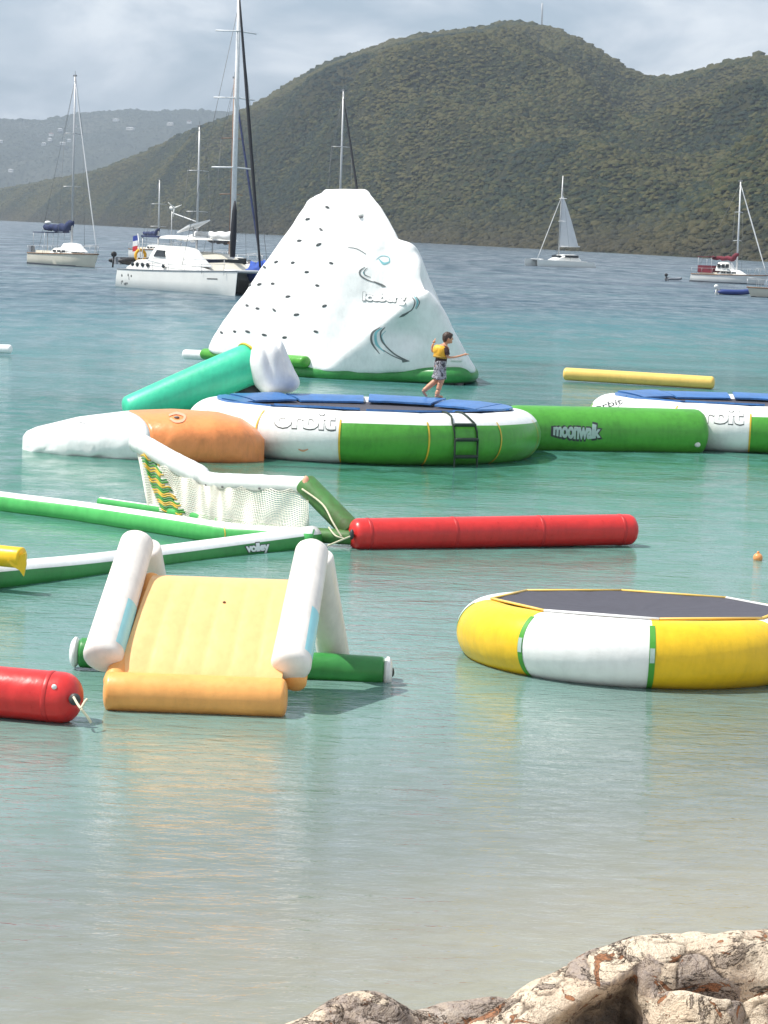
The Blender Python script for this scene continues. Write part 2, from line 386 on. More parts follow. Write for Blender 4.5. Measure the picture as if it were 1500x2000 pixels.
def forest(name, grid, px_lo, px_hi, pxs, count, rmin, rmax, mat, label, seed):
    rs = np.random.RandomState(seed)
    keep = [i for i, p in enumerate(pxs[:len(grid)-1]) if px_lo <= p < px_hi]
    g = grid
    A = np.array([[np.linalg.norm(np.cross(g[i+1, j]-g[i, j], g[i, j+1]-g[i, j])) for j in range(g.shape[1]-1)] for i in keep])
    A[:, 0] *= .6; A[:, -1] *= 3.0; A[:, -2] *= 2
    pr = (A/A.sum()).ravel(); idx = rs.choice(len(pr), count, p=pr)
    ci = np.array(keep)[idx // A.shape[1]]; rj = idx % A.shape[1]
    u, v = rs.rand(count, 1), rs.rand(count, 1)
    c = (g[ci, rj]*(1-u)+g[ci+1, rj]*u)*(1-v) + (g[ci, rj+1]*(1-u)+g[ci+1, rj+1]*u)*v
    rad = rmin + (rmax-rmin)*rs.rand(count)**2.2
    top_ = (rj >= g.shape[1]-3) & (rs.rand(count) < .12); rad[top_] *= 2.2
    K = 5
    dirs = [(0, 0, 1.0)] + [(cos(2*pi*k/K)*.75, sin(2*pi*k/K)*.75, .58) for k in range(K)] + [(cos(2*pi*(k+.5)/K), sin(2*pi*(k+.5)/K), -.5) for k in range(K)]
    dirs = np.array(dirs); nv = len(dirs)
    f = [(0, 1+k, 1+(k+1) % K) for k in range(K)]
    for k in range(K):
        k1 = (k+1) % K
        f += [(1+k, 1+K+k, 1+k1), (1+k1, 1+K+k, 1+K+k1)]
    f = np.array(f)
    jit = 1 + (rs.rand(count, nv, 1)-.5)*.62
    hs = .32+.28*rs.rand(count, 1, 1)
    V = dirs[None]*jit*rad[:, None, None]; V[:, :, 2:] *= hs
    V += c[:, None, :]; V[:, :, 2] += rad[:, None]*.22
    V = V.reshape(-1, 3); F = (f[None]+np.arange(count)[:, None, None]*nv).reshape(-1, 3)
    me = bpy.data.meshes.new(name); me.vertices.add(len(V)); me.vertices.foreach_set('co', V.ravel())
    me.loops.add(F.size); me.loops.foreach_set('vertex_index', F.ravel())
    me.polygons.add(len(F)); me.polygons.foreach_set('loop_start', np.arange(0, F.size, 3))
    me.materials.append(mat); me.polygons.foreach_set('use_smooth', np.ones(len(F), bool))
    a = me.attributes.new('shade', 'FLOAT', 'POINT'); a.data.foreach_set('value', (np.repeat(rs.rand(count), nv)*.8+.2*rs.rand(len(V))).astype(np.float32))
    me.update(calc_edges=True)
    o = bpy.data.objects.new(name, me); C.objects.link(o)
    return tag(o, label, 'woodland', kind='stuff')
wood_m = crown_mat('tree_crowns', [(.41, (.010, .020, .016)), (.46, (.017, .027, .014)), (.50, (.036, .042, .014)), (.56, (.066, .062, .024))])
forest('woodland', grid, -220, 1720, pxs, 140000, .8, 2.1, wood_m, 'dry green scrub woodland covering the big hill', 5)
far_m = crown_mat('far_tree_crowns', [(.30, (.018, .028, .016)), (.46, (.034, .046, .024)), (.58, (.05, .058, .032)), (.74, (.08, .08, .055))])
fpx = list(range(-2600, -300, 120)) + list(range(-300, 800, 14)) + list(range(800, 3601, 120))
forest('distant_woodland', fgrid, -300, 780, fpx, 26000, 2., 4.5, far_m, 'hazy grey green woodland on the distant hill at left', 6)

# radio mast on the summit
def rod(mb, a, b, r, n=6, mi=0, r1=None): return mb.tube([a, b], [r, r if r1 is None else r1], n, mi)
Yt = interp(1057, SHORE)+interp(1057, DEEP)-8
tb, tt = P(1058, 60, Yt), P(1058.5, 6, Yt)
t = thing('radio_mast', 'thin lattice radio mast on the summit of the big hill', 'radio mast', tb)
mb = MB()
for a in range(3): rod(mb, tb+Vector((cos(a*2.09)*.6, sin(a*2.09)*.6, 0)), tt+Vector((cos(a*2.09)*.35, sin(a*2.09)*.35, 0)), .17, 5)
mb.build('lattice_leg', alu, t)
mb = MB(); hh = (tt-tb).z
for k in range(14):
    z0, z1 = tb.z+hh*k/14, tb.z+hh*(k+1)/14
    for a in range(3):
        q = lambda a_, z: Vector((tb.x+cos(a_*2.09)*.5, tb.y+sin(a_*2.09)*.5, z))
        rod(mb, q(a, z0), q(a+1, z1), .08, 4)
mb.build('lattice_brace', alu, t)
mb = MB(); mb.tube([tt, tt+Vector((0, 0, 2))], [.12, .04], 5); mb.build('aerial', alu, t)
# houses on the far hill
hs = [(227, 239, 15, 'bright white house highest on the distant hill, left of the big mast'), (255, 256, 17, 'long low white house just below the ridge of the distant hill'),
      (118, 258, 12, 'pale house highest in the hillside cluster left of the sailboat mast'), (101, 267, 11, 'white house just below and left of the highest house in the cluster'), (123, 285, 13, 'white house lowest of the cluster left of the sailboat mast'),
      (86, 286, 10, 'leftmost small house of the cluster on the distant hill'), (98, 277, 9, 'tiny pale house in the middle of the hillside cluster'), (147, 252, 9, 'small pale house right beside the left sailboat mast'),
      (22, 338, 10, 'lone pale house low on the distant hill near the left edge'), (2, 281, 9, 'pale house cut by the left edge of the picture'),
      (333, 247, 14, 'white house between the cluster and the two big masts'), (370, 243, 10, 'small pale house near the right end of the distant ridge'), (136, 279, 9, 'small pale house right of the lowest white house')]
wall_c = [(.78, .77, .74), (.70, .66, .60), (.74, .72, .70)]
wall_m = [plain('house_wall_%d' % i, c, .7) for i, c in enumerate(wall_c)]
roof_m = [plain('pale_roof', (.72, .72, .72), .5), plain('rust_roof', (.30, .14, .11), .7)]
for i, (px, py, sz, lab) in enumerate(hs):
    d = ray(px, py).normalized(); h = far_bvh.ray_cast(EYE, d)
    if h[0] is None: continue
    sz *= .75; q = h[0]+Vector((0, -6, 4.5))
    t = thing('house', lab, 'house', q, 'houses on the distant hill', R(random.uniform(-25, 25)))
    a, b, c = sz*.62, sz*.4, 2.4
    MB().box((-a, -b, -3), (a, b, c)).build('wall', wall_m[i % 3], t, True, False)
    MB().add([(-a-.4, -b-.4, c), (a+.4, -b-.4, c), (a+.4, b+.4, c), (-a-.4, b+.4, c), (-a*.6, 0, c+1.3), (a*.6, 0, c+1.3)], [(0,1,5,4), (1,2,5), (2,3,4,5), (3,0,4), (3,2,1,0)]).build('roof', roof_m[1 if i % 4 == 3 else 0], t, True, False)
    for k in (-.5, .1, .6): MB().box((a*k-.7, -b-.15, .6), (a*k+.7, -b-.02, 1.8)).build('window', glass_dark, t, True, False)

# ------------------------------------------------------------------ inflatables: shared tools
def cat_rom(pts, n=8, closed=False):
    pts = [Vector(p) for p in pts]; N = len(pts); out_ = []
    for i in range(N if closed else N-1):
        g = (lambda k: pts[k % N]) if closed else (lambda k: pts[max(0, min(N-1, k))])
        a, b, c, d = g(i-1), g(i), g(i+1), g(i+2)
        for k in range(n):
            t = k/n
            out_.append(.5*((2*b)+(c-a)*t+(2*a-5*b+4*c-d)*t*t+(3*b-a-3*c+d)*t**3))
    if not closed: out_.append(pts[-1])
    return out_
def cast(bvh, px, py, off=.006):
    h = bvh.ray_cast(EYE, ray(px, py).normalized())
    if h[0] is None: return None, None
    n = h[1] if h[1].dot(ray(px, py)) < 0 else -h[1]
    return h[0]+n*off, n
def strip(mb, bvh, pts, wid, off=.006, mi=0, n=10):
    """a printed band lying on a surface"""
    c = cat_rom([Vector((a, b, 0)) for a, b in pts], n); N = len(c); prev = None
    for i, p in enumerate(c):
        t = (c[min(i+1, N-1)]-c[max(i-1, 0)]).normalized(); nn = Vector((-t.y, t.x, 0))
        wv = float(np.interp(i/(N-1), np.linspace(0, 1, len(wid)), wid))/2
        row = [cast(bvh, *(p+nn*wv*k).xy, off)[0] for k in (-1, 0, 1)]
        if any(r is None for r in row): prev = None; continue
        if prev: mb.add(prev+row, [(0, 1, 4, 3), (1, 2, 5, 4)], mi)
        prev = row
def poly(mb, bvh, pts, off=.006, mi=0):
    q = [cast(bvh, a, b, off)[0] for a, b in pts]
    if all(x is not None for x in q): mb.add(q, [list(range(len(q)))], mi)
def lettering(name, s, bvh, cx, cy, wid, hei, rot, fat, mat, parent, off, bulge=0., shear=0.):
    cu = bpy.data.curves.new('lettering', 'FONT'); cu.body = s; cu.align_x = 'CENTER'; cu.align_y = 'CENTER'; cu.offset = fat; cu.resolution_u = 3; cu.space_character = .93; cu.shear = shear
    ob = bpy.data.objects.new('lettering', cu); C.objects.link(ob)
    dg = bpy.context.evaluated_depsgraph_get(); me = bpy.data.meshes.new_from_object(ob.evaluated_get(dg))
    bm = bmesh.new(); bm.from_mesh(me); bpy.data.objects.remove(ob); bpy.data.curves.remove(cu)
    xs_ = [v.co.x for v in bm.verts]; ys_ = [v.co.y for v in bm.verts]
    x0, x1, y0, y1 = min(xs_), max(xs_), min(ys_), max(ys_)
    for k in range(1, 14): bmesh.ops.bisect_plane(bm, geom=bm.verts[:]+bm.edges[:]+bm.faces[:], plane_co=(lerp(x0, x1, k/14), 0, 0), plane_no=(1, 0, 0))
    for k in range(1, 6): bmesh.ops.bisect_plane(bm, geom=bm.verts[:]+bm.edges[:]+bm.faces[:], plane_co=(0, lerp(y0, y1, k/6), 0), plane_no=(0, 1, 0))
    bm.verts.index_update(); mb = MB(); vv = []
    for v in bm.verts:
        u = (v.co.x-(x0+x1)/2)/(x1-x0); t = (v.co.y-(y0+y1)/2)/(y1-y0)
        X = u*wid; Y_ = -t*hei*(1-bulge*4*u*u)
        vv.append(cast(bvh, cx+X*cos(rot)-Y_*sin(rot), cy+X*sin(rot)+Y_*cos(rot), off)[0])
    fs = [[v.index for v in f.verts] for f in bm.faces if all(vv[v.index] is not None for v in f.verts)]
    mb.add([p or Vector() for p in vv], fs); bm.free()
    return mb.build(name, mat, parent, smooth=False)

TILT = .022                           # the rings ride a little lower on the far side
def ring_pt(c, a, phi, Rm, r):
    rho = Rm + r*cos(phi); return Vector((c.x+sin(a)*rho, c.y-cos(a)*rho, c.z+r*sin(phi)+TILT*cos(a)*rho))
def sector(c, Rm, r, a0, a1, matf=None, na=12, nph=40, pinch=.018, phi0=0, phi1=360, wr=.0):
    mb = MB(); v = []; full = phi1-phi0 >= 359.9; nq = nph if full else nph+1
    for i in range(na+1):
        t = i/na; a = R(lerp(a0, a1, t)); rr = r*(1-pinch+1.6*pinch*sin(pi*t)**.6)
        for k in range(nq):
            ph = R(lerp(phi0, phi1, k/nph))
            w_ = wr*noise.noise(Vector((a*9, sin(ph)*2, cos(ph)*2+c.x)))
            v.append(ring_pt(c, a, ph, Rm, rr+w_))
    f, mm = [], []
    for i in range(na):
        for k in range(nph):
            k1 = (k+1) % nph if full else k+1
            f.append((i*nq+k, (i+1)*nq+k, (i+1)*nq+k1, i*nq+k1))
            mm.append(matf(lerp(phi0, phi1, (k+.5)/nph)) if matf else 0)
    return mb.add(v, f, mm)

# ------------------------------------------------------------------ iceberg
def iceberg():
    A = P(388, 690, 68.9); B = P(626, 730, 66.2); Cc = P(940, 731, 65.7); D = P(620, 690, 73.5); E = P(900, 700, 71.5)
    T1 = P(594, 394, 68.4); T2 = P(744, 404, 67.6); T3 = P(715, 366, 69.4); T4 = P(632, 366, 69.7)
    Q1 = P(668, 449, 67.15); N = P(778, 466, 67.0); Sh = P(812, 478, 66.3); K = P(843, 560, 65.4)
    V = [A, B, Cc, D, E, T1, T2, T3, T4, Q1, N, Sh, K]
    F = [(0,1,9),(0,9,5),(5,9,10),(5,10,6),(1,12,11),(1,11,9),(9,11,10),(1,2,12),(2,4,12),(12,4,11),(11,4,10),(10,4,7),(10,7,6),(4,3,8),(4,8,7),(3,0,5),(3,5,8),(0,3,4),(0,4,2),(0,2,1),(5,6,7),(5,7,8)]
    bm = bmesh.new(); vv = [bm.verts.new(p) for p in V]
    for f in F: bm.faces.new([vv[i] for i in f])
    bmesh.ops.recalc_face_normals(bm, faces=bm.faces)
    for _ in range(5): bmesh.ops.subdivide_edges(bm, edges=bm.edges[:], cuts=1, use_grid_fill=True)
    for _ in range(7): bmesh.ops.smooth_vert(bm, verts=bm.verts, factor=.5, use_axis_x=True, use_axis_y=True, use_axis_z=True)
    bm.normal_update()
    dents = [(835, 548, .42, -.22), (795, 655, .5, -.26), (715, 446, .45, -.12), (560, 600, .9, .10), (640, 600, .8, .09), (690, 530, .7, .09), (800, 590, .35, .08), (760, 690, .45, .08), (610, 470, .5, .07), (480, 640, .6, .08), (700, 410, .3, -.05)]
    tmp = BVHTree.FromBMesh(bm); hits = []
    for px, py, r, d in dents:
        h = tmp.ray_cast(EYE, ray(px, py).normalized())
        if h[0]: hits.append((h[0], r, d))
    for v in bm.verts:
        k = .05*noise.noise(v.co*.8) + .022*noise.noise(v.co*2.6)
        for c, r, d in hits:
            q = (v.co-c).length/r
            if q < 2.2: k += d*math.exp(-q*q*1.6)
        v.co += v.normal*k
    bm.verts.index_update(); mb = MB(); mb.add([v.co.copy() for v in bm.verts], [[v.index for v in f.verts] for f in bm.faces]); bm.free()
    t = thing('inflatable_iceberg', 'tall white inflatable climbing iceberg with grey handholds and printed arrows', 'iceberg', Vector((B.x, 68.5, 0)))
    body = mb.build('climbing_body', white, t); bvh = mb.bvh()
    g = MB(); path = cat_rom([Vector((p.x, p.y, .14)).lerp(Vector((-1, 68.6, .14)), .115) for p in (A, A.lerp(B, .5), B, B.lerp(Cc, .5), Cc, E, D)], 10, True)
    path.append(path[0]); zz = [Vector((p.x, p.y, .14+.16*max(0, 1-(p-Vector((Cc.x, Cc.y, .14))).length/3))) for p in path]
    g.tube(zz, .22, 14); g.build('green_base', dgreen, t)
    g = MB(); g.cap(P(397, 691, 69.3), P(600, 707, 66.4), .20, flat=.8, n=18); st = g.build('side_step', green, t)
    g = MB(); q = P(419, 690, 68.8); g.ball(q, (.07, .03, .09), 10, 6); g.build('valve', webbing, st)
    holds = [(670,118),(572,178),(638,230),(530,287),(628,306),(497,398),(413,394),(353,420),(690,400),(567,445),(280,512),(328,507),(395,504),(620,513),(472,569),(200,614),(265,614),(318,629),(402,636),(515,660),(657,616),(136,750),(203,745),(268,745),(352,762),(455,775),(613,745)]
    for x, y in holds:
        p, n = cast(bvh, 380+x*.3867, 360+y*.3867, 0)
        if p is None: continue
        sd = n.cross(Vector((0, 0, 1))).normalized(); up = sd.cross(n)
        M = Matrix((sd, up, n)).transposed(); a = random.uniform(-.5, .5)
        M = M @ Matrix.Rotation(a, 3, 'Z'); k = random.uniform(.55, .85)
        g = MB(); pts = [p + M @ Vector((.10*k*cos(u), .03*sin(u), .035*sin(u)-.005)) for u in np.linspace(0, pi, 9)]
        g.tube(pts, [.013]*9, 6); g.ball(p, (.105*k, .032, .012), 10, 6, M=M)
        g.build('handhold', grip, body)
    cr = lambda pts: [(380+a*.3867, 360+b*.3867) for a, b in pts]
    sw = [([(862,418),(836,438),(840,462),(880,486),(930,500)], [1,3,3,2,1]), ([(874,422),(856,440),(862,458),(890,470)], [1,1.6,1.6,1]), ([(905,492),(940,506),(962,516)], [2.5,3.5,2]),
          ([(1088,562),(1112,590),(1100,630),(1070,650)], [1,2,2,2]), ([(1080,646),(1056,660),(1040,668)], [2.5,4.5,2]), ([(1118,566),(1136,596),(1120,630)], [1,1.6,1]),
          ([(938,722),(898,752),(896,800),(935,856)], [1,4,4,1]), ([(962,722),(940,750),(950,796),(1000,850),(1050,880)], [1,3,3,2.5,3]), ([(950,835),(1000,866),(1050,886)], [1.2,1.8,2]),
          ([(775,318),(820,326),(865,352)], [1,1.4,1])]
    for k, (pts, wd) in enumerate(sw):
        g = MB(); strip(g, bvh, cr(pts), wd, .012); g.build('printed_swoosh', print_grey, body)
    for pts, wd in [([(1104,560),(1126,592),(1116,628)], [1,4,1]), ([(948,724),(916,752),(920,806),(960,846)], [1,5,5,1]), ([(966,740),(945,768),(965,812)], [1,1.6,1]), ([(930,376),(955,400),(985,392)], [1,5,2]), ([(985,392),(980,368),(945,362),(918,380)], [2,1.5,1.5,1]), ([(866,430),(852,446),(864,462)], [1,1.8,1])]:
        g = MB(); strip(g, bvh, cr(pts), wd, .008); g.build('printed_swoosh', print_teal, body)
    for pts in ([(1042,872),(1088,893),(1050,900)], [(945,502),(972,518),(942,516)], [(1052,654),(1030,672),(1058,666)]):
        g = MB(); poly(g, bvh, cr(pts), .014); g.build('printed_arrowhead', print_grey, body)
    o1 = lettering('printed_word', 'Iceberg', bvh, 751, 584, 86, 24, R(3), .055, print_grey, body, .020)
    o2 = lettering('printed_word_fill', 'Iceberg', bvh, 751, 583.6, 84, 22, R(3), .04, white, body, .027)
    # pocket near the top, ladder legs below the right corner
    p, n = cast(bvh, 705, 420, 0); g = MB(); g.ball(p, (.10, .07, .06), 12, 8); pk = g.build('valve_pocket', white_old, t)
    g = MB(); g.ball(p+Vector((0, -.05, -.05)), (.07, .05, .03), 10, 6); g.build('valve_shadow_blob', grip, pk)  # dark blob standing in for the shade under the pocket
    g = MB(); g.tube([P(905, 725, 66.0), P(904, 770, 66.0)], .022, 6); g.build('ladder_leg', wire, t)
    g = MB(); g.tube([P(884, 725, 66.2), P(890, 768, 66.2)], .022, 6); g.build('ladder_leg', wire, t)
    g = MB(); q_, n_ = cast(bvh, 880, 703, .0); q2, n2 = cast(bvh, 902, 704, .0); g.cap(q_, q2, .045, 10); g.build('grab_strap', white_old, t)
iceberg()
def float_tube(name, label, p0, p1, r, mat, cat_='float', group=None, tether=(), **k):
    t = thing(name, label, cat_, (p0+p1)/2, group)
    MB().cap(p0, p1, r, **k).build('tube', mat, t)
    for pts in tether: MB().tube(cat_rom(pts, 5), .011, 6).build('tether_rope', rope, t)
    return t
float_tube('boom_float', 'short white float tube beside the iceberg', P(358, 692, 70.2), P(402, 694, 69.9), .14, white, 'float', n=16)
float_tube('boom_float', 'white float tube cut by the left edge of the picture', P(-160, 678, 72.5), P(23, 682, 71.7), .13, white, 'float', n=16)
float_tube('yellow_float_tube', 'long thin yellow float tube behind the right trampoline', P(1100, 730, 69.2), P(1396, 748, 68.2), .18, float_yellow, 'float tube', n=18)
# red tubes
def weld(t, a, b, r, fr, mat, w_=.022):
    d = (b-a); u = d.normalized()
    for f in fr: MB().tube([a+d*f-u*w_, a+d*f-u*w_*.6, a+d*f+u*w_*.6, a+d*f+u*w_], [r+.001, r+.005, r+.005, r+.001], 32).build('weld_band', mat, t)
red_weld = pvc('red_weld_pvc', (.50, .022, .022), .4, .1)
a, b = P(682, 1044, 30.9), P(1242, 1034, 32.3)
t = float_tube('red_float_tube', 'long red float tube lying right of the volleyball net', a, b, .205, red, 'float tube', tether=[[P(688, 1046, 30.75), P(664, 1056, 30.6), P(640, 1066, 30.5)], [P(672, 1052, 30.7), P(655, 1046, 30.72), P(642, 1030, 31)]], end=.7, n=32)
weld(t, a, b, .205, (.06, .35, .65, .94), red_weld)
MB().ball(P(687, 1044, 30.75), (.03, .05, .07), 10, 6).build('end_grommet', print_dark, t)
a, b = P(-420, 1312, 19.9), P(160, 1366, 19.35)
t = float_tube('red_float_tube', 'red float tube entering at the left edge with frayed rope', a, b, .205, red, 'float tube', tether=[[P(144, 1362, 19.15), P(152, 1376, 19.05), P(158, 1384, 19.0)], [P(158, 1384, 19.0), P(166, 1370, 19.05), P(170, 1366, 19.1)], [P(158, 1384, 19.0), P(172, 1402, 19.0), P(178, 1412, 19.0)]], end=.8, n=32, p=2.0)
weld(t, a, b, .205, (.55, .90), red_weld)
MB().ball(P(146, 1366, 19.2), (.05, .035, .05), 10, 6).build('end_grommet', print_dark, t)
bb = MB().cap(a, b, .207, end=.8, p=2.0).bvh(); q, n_ = cast(bb, 106, 1342, .004)
MB().ball(q, (.022, .012, .022), 10, 6).build('valve', print_white, t)

# ------------------------------------------------------------------ big trampolines
def big_trampoline(name, label, cpx, Yc, seam0, colours, word, lad=None, small_word=None):
    c = P(cpx, 800, Yc); c.z = .38; Rm, r = 2.8, .46; st = 360/13
    t = thing(name, label, 'water trampoline', Vector((c.x, c.y, 0)), 'big water trampolines')
    allmb = MB(); panels = {}
    for k in range(13):
        a0 = seam0+(k-3)*st; a1 = a0+st; col = colours.get(k, 'g')
        mf = (lambda ph: 1 if 40 <= ph <= 230 else 0) if col == 'g' else (lambda ph: 1)
        mb = sector(c, Rm, r, a0, a1, mf); allmb.add(mb.v, mb.f)
        panels[k] = mb.build('tube_panel', [green, white], t)
        sb = sector(c, Rm, r+.004, a0-.28, a0+.28, None, 1, 30, 0, -70, 44 if col == 'g' or colours.get(k-1, 'g') == 'g' else 60)
        sb.build('seam_tape', seam_yellow if (col == 'g' or colours.get(k-1, 'g') == 'g' or k == 2) else seam_grey, t)
    bvh = allmb.bvh()
    # jumping mat and its blue pads
    mb = MB(); n = 48
    mb.add([(c.x, c.y, .64)]+[(c.x+sin(2*pi*k/n)*rr, c.y-cos(2*pi*k/n)*rr, z+TILT*cos(2*pi*k/n)*rr) for rr, z in ((1.1, .655), (2.0, .70), (2.46, .755)) for k in range(n)],
           [(0, 1+k, 1+(k+1) % n) for k in range(n)] + [(1+j*n+k, 1+(j+1)*n+k, 1+(j+1)*n+(k+1) % n, 1+j*n+(k+1) % n) for j in (0, 1) for k in range(n)])
    mb.build('jump_mat', mat_dark, t)
    for k in range(10):
        mb = MB(); a0, a1 = k*36+1.2, k*36+34.8; lift = random.uniform(.0, .035); v = []; sk = random.uniform(-.06, .06)
        for top in (1, 0):
            for i in range(9):
                for j in range(6):
                    a = R(lerp(a0, a1, i/8)); rr = lerp(2.18, 2.72+sk*(i/8-.5), j/5)
                    z = lerp(.765, .868, (j/5)**.7) + lift + .016*noise.noise(Vector((a*4, rr*3, k)))
                    v.append((c.x+sin(a)*rr, c.y-cos(a)*rr, z+TILT*cos(a)*rr - (0 if top else .035)))
        f = [(i*6+j, (i+1)*6+j, (i+1)*6+j+1, i*6+j+1) for i in range(8) for j in range(5)]
        f += [(54+i*6+j, 54+i*6+j+1, 54+(i+1)*6+j+1, 54+(i+1)*6+j) for i in range(8) for j in range(5)]
        for i in range(8):
            f += [(i*6, 54+i*6, 54+(i+1)*6, (i+1)*6), (i*6+5, (i+1)*6+5, 54+(i+1)*6+5, 54+i*6+5)]
        for j in range(5): f += [(j, j+1, 54+j+1, 54+j), (48+j, 54+48+j, 54+48+j+1, 48+j+1)]
        mb.add(v, f); mb.build('edge_pad', pad_blue, t, angle=50)
    if word:
        cx, cy, wd, he = word
        lettering('printed_word', 'orbit', bvh, cx, cy, wd, he, R(3), .04, print_dark, panels[2], .003)
        lettering('printed_word_fill', 'orbit', bvh, cx, cy-1.4, wd*.985, he*.96, R(3), .028, white, panels[2], .006)
    if small_word:
        cx, cy, wd, he = small_word
        lettering('printed_word', 'orbit', bvh, cx, cy, wd, he, R(-14), .0, print_dark, panels[0], .008)
    if lad is not None:
        ld = MB(); l2 = R(4.2); aL = R(lad)
        for s_ in (-1, 1):
            pts = [ring_pt(c, aL+s_*l2*(.75 if ph > 40 else 1), R(ph), Rm, r+.03) for ph in (100, 80, 60, 40, 20, 0)]
            e_ = pts[-1]; pts += [e_+Vector((0, -.03, -.2)), e_+Vector((0, -.02, -.55)), e_+Vector((0, 0, -.9))]
            m_ = MB(); m_.tube(pts, .018, 6); m_.build('ladder_rail', webbing, t)
        for ph, dz in ((34, 0), (4, 0), (0, -.26), (0, -.55)):
            p, q = [ring_pt(c, aL+s_*l2, R(ph), Rm, r+.05)+Vector((0, -.01, dz)) for s_ in (-1, 1)]
            m_ = MB(); m_.cap(p, q, .032, 8); m_.build('ladder_rung', webbing, t)
    return t, c, bvh, panels
tr1 = big_trampoline('water_trampoline', 'big white and green water trampoline with a boarding ladder, under the boy', 712, 45.2, -34.5+27.7, {0: 'w', 1: 'w', 2: 'w', 12: 'w', 11: 'w', 10: 'g', 9: 'w'}, (596, 820, 122, 40), 33.5)
g = MB(); strip(g, tr1[2], [(583, 877), (592, 880), (602, 877)], [2, 4, 2], .008); g.build('printed_mark', print_peach, tr1[3][2])
g = MB(); strip(g, tr1[2], [(640, 838), (647, 839), (655, 839)], [1.5, 1.5, 1.5], .008); g.build('printed_mark', seam_grey, tr1[3][2])
tr2 = big_trampoline('water_trampoline', 'white and green water trampoline cut by the right edge, moored beyond the green tube', 1459, 50.6, -6.9, {0: 'w', 1: 'w', 2: 'w', 11: 'w', 10: 'g'}, (1398, 812, 112, 34), None, (1188, 790, 56, 11))
# moonwalk tube between them
a, b = P(985, 832, 46.6), P(1377, 836, 47.6); a.z = b.z = .36
t = thing('green_walkway_tube', 'fat green walkway tube with bubble lettering between the two big trampolines', 'walkway tube', (a+b)/2)
mb = MB().cap(a, b, .46, 36, end=.5, bulge=.01); bd = mb.build('tube', green, t); bv = mb.bvh()
g = MB(); el = [(1127+51*cos(u), 841+20*sin(u)*(1+.12*sin(7*u))) for u in np.linspace(0, 2*pi, 40)[:-1]]
lettering('printed_word', 'moonwalk', bv, 1127, 841, 102, 43, R(3), .085, print_dark, bd, .004, .35)
lettering('printed_word_fill', 'moonwalk', bv, 1127, 841, 93, 34, R(3), .045, print_silver, bd, .008, .35)
for k in (.0,): 
    q, n_ = cast(bv, 1362, 868, .01); g = MB(); g.ball(q, (.06, .03, .05), 8, 6); g.build('tow_ring', white_old, t)

# ------------------------------------------------------------------ orange and white launch pillow
def launch_pillow():
    top = [(45, 852), (52, 842), (70, 834), (150, 815), (250, 803), (330, 800), (420, 805), (470, 818), (500, 838), (517, 858)]
    wid = [(45, .05), (52, .22), (70, .45), (150, .85), (260, 1.08), (350, 1.08), (430, .9), (480, .62), (505, .36), (517, .08)]
    def pt(px, ang):
        Yc = lerp(42.7, 42.25, (px-45)/472); zt = P(px, interp(px, top), Yc).z; zb = -.16; x = P(px, 850, Yc).x
        zc = lerp(zb, zt, .46); h = zt-zc if sin(ang) > 0 else zc-zb
        if px < 60 or px > 500: h *= 1.0
        ca, sa = cos(ang), sin(ang); ex = .72
        y = Yc - math.copysign(abs(ca)**ex, ca)*interp(px, wid); z = zc + math.copysign(abs(sa)**ex, sa)*h
        if sa < .2 and px < 300: y -= .05*noise.noise(Vector((px*.06, sa*5, 1)))+.02; z += .035*noise.noise(Vector((px*.05, ca*3, 4)))
        if sa < .5 and px > 300: y -= .02*noise.noise(Vector((px*.11, sa*9, 1)))
        return Vector((x, y, z))
    def edge(ang):
        return 250 + (56*max(0, cos(ang))**1.0)*(1 if sin(ang) > -.9 else .8)
    t = thing('launch_pillow', 'orange and white inflatable launch pillow moored at the big trampoline', 'inflatable pillow', Vector((P(290, 850, 42.5).x, 42.5, 0)))
    N = 44
    for nm, mt, f0, f1, nu in (('white_nose', white, lambda a: 45, edge, 34), ('orange_body', orange, edge, lambda a: 517, 40)):
        mb = MB(); v = []
        for i in range(nu+1):
            for k in range(N):
                a = 2*pi*k/N; s_ = i/nu
                if nm == 'white_nose': s_ = s_**1.35
                else: s_ = 1-(1-s_)**1.35
                v.append(pt(lerp(f0(a), f1(a), s_), a))
        f = [(i*N+k, i*N+(k+1) % N, (i+1)*N+(k+1) % N, (i+1)*N+k) for i in range(nu) for k in range(N)]
        f.append([k for k in range(N)][::-1]); f.append([nu*N+k for k in range(N)])
        mb.add(v, f); o = mb.build(nm, mt, t)
        if nm == 'orange_body':
            bv = mb.bvh(); g = MB(); strip(g, bv, [(330, 812), (345, 808), (360, 813), (357, 822), (343, 824), (332, 818)], [4, 5, 5, 5, 5, 4], .012); g.build('printed_ring', print_peach, o)
            g = MB(); q, n_ = cast(bv, 345, 816, .012); g.ball(q, (.05, .05, .02), 10, 6); g.build('valve', grip, o)
        else:
            bv = mb.bvh(); g = MB(); strip(g, bv, [(152, 824), (160, 826), (168, 827)], [1, 2, 1], .012); g.build('crease', seam_grey, o)
launch_pillow()
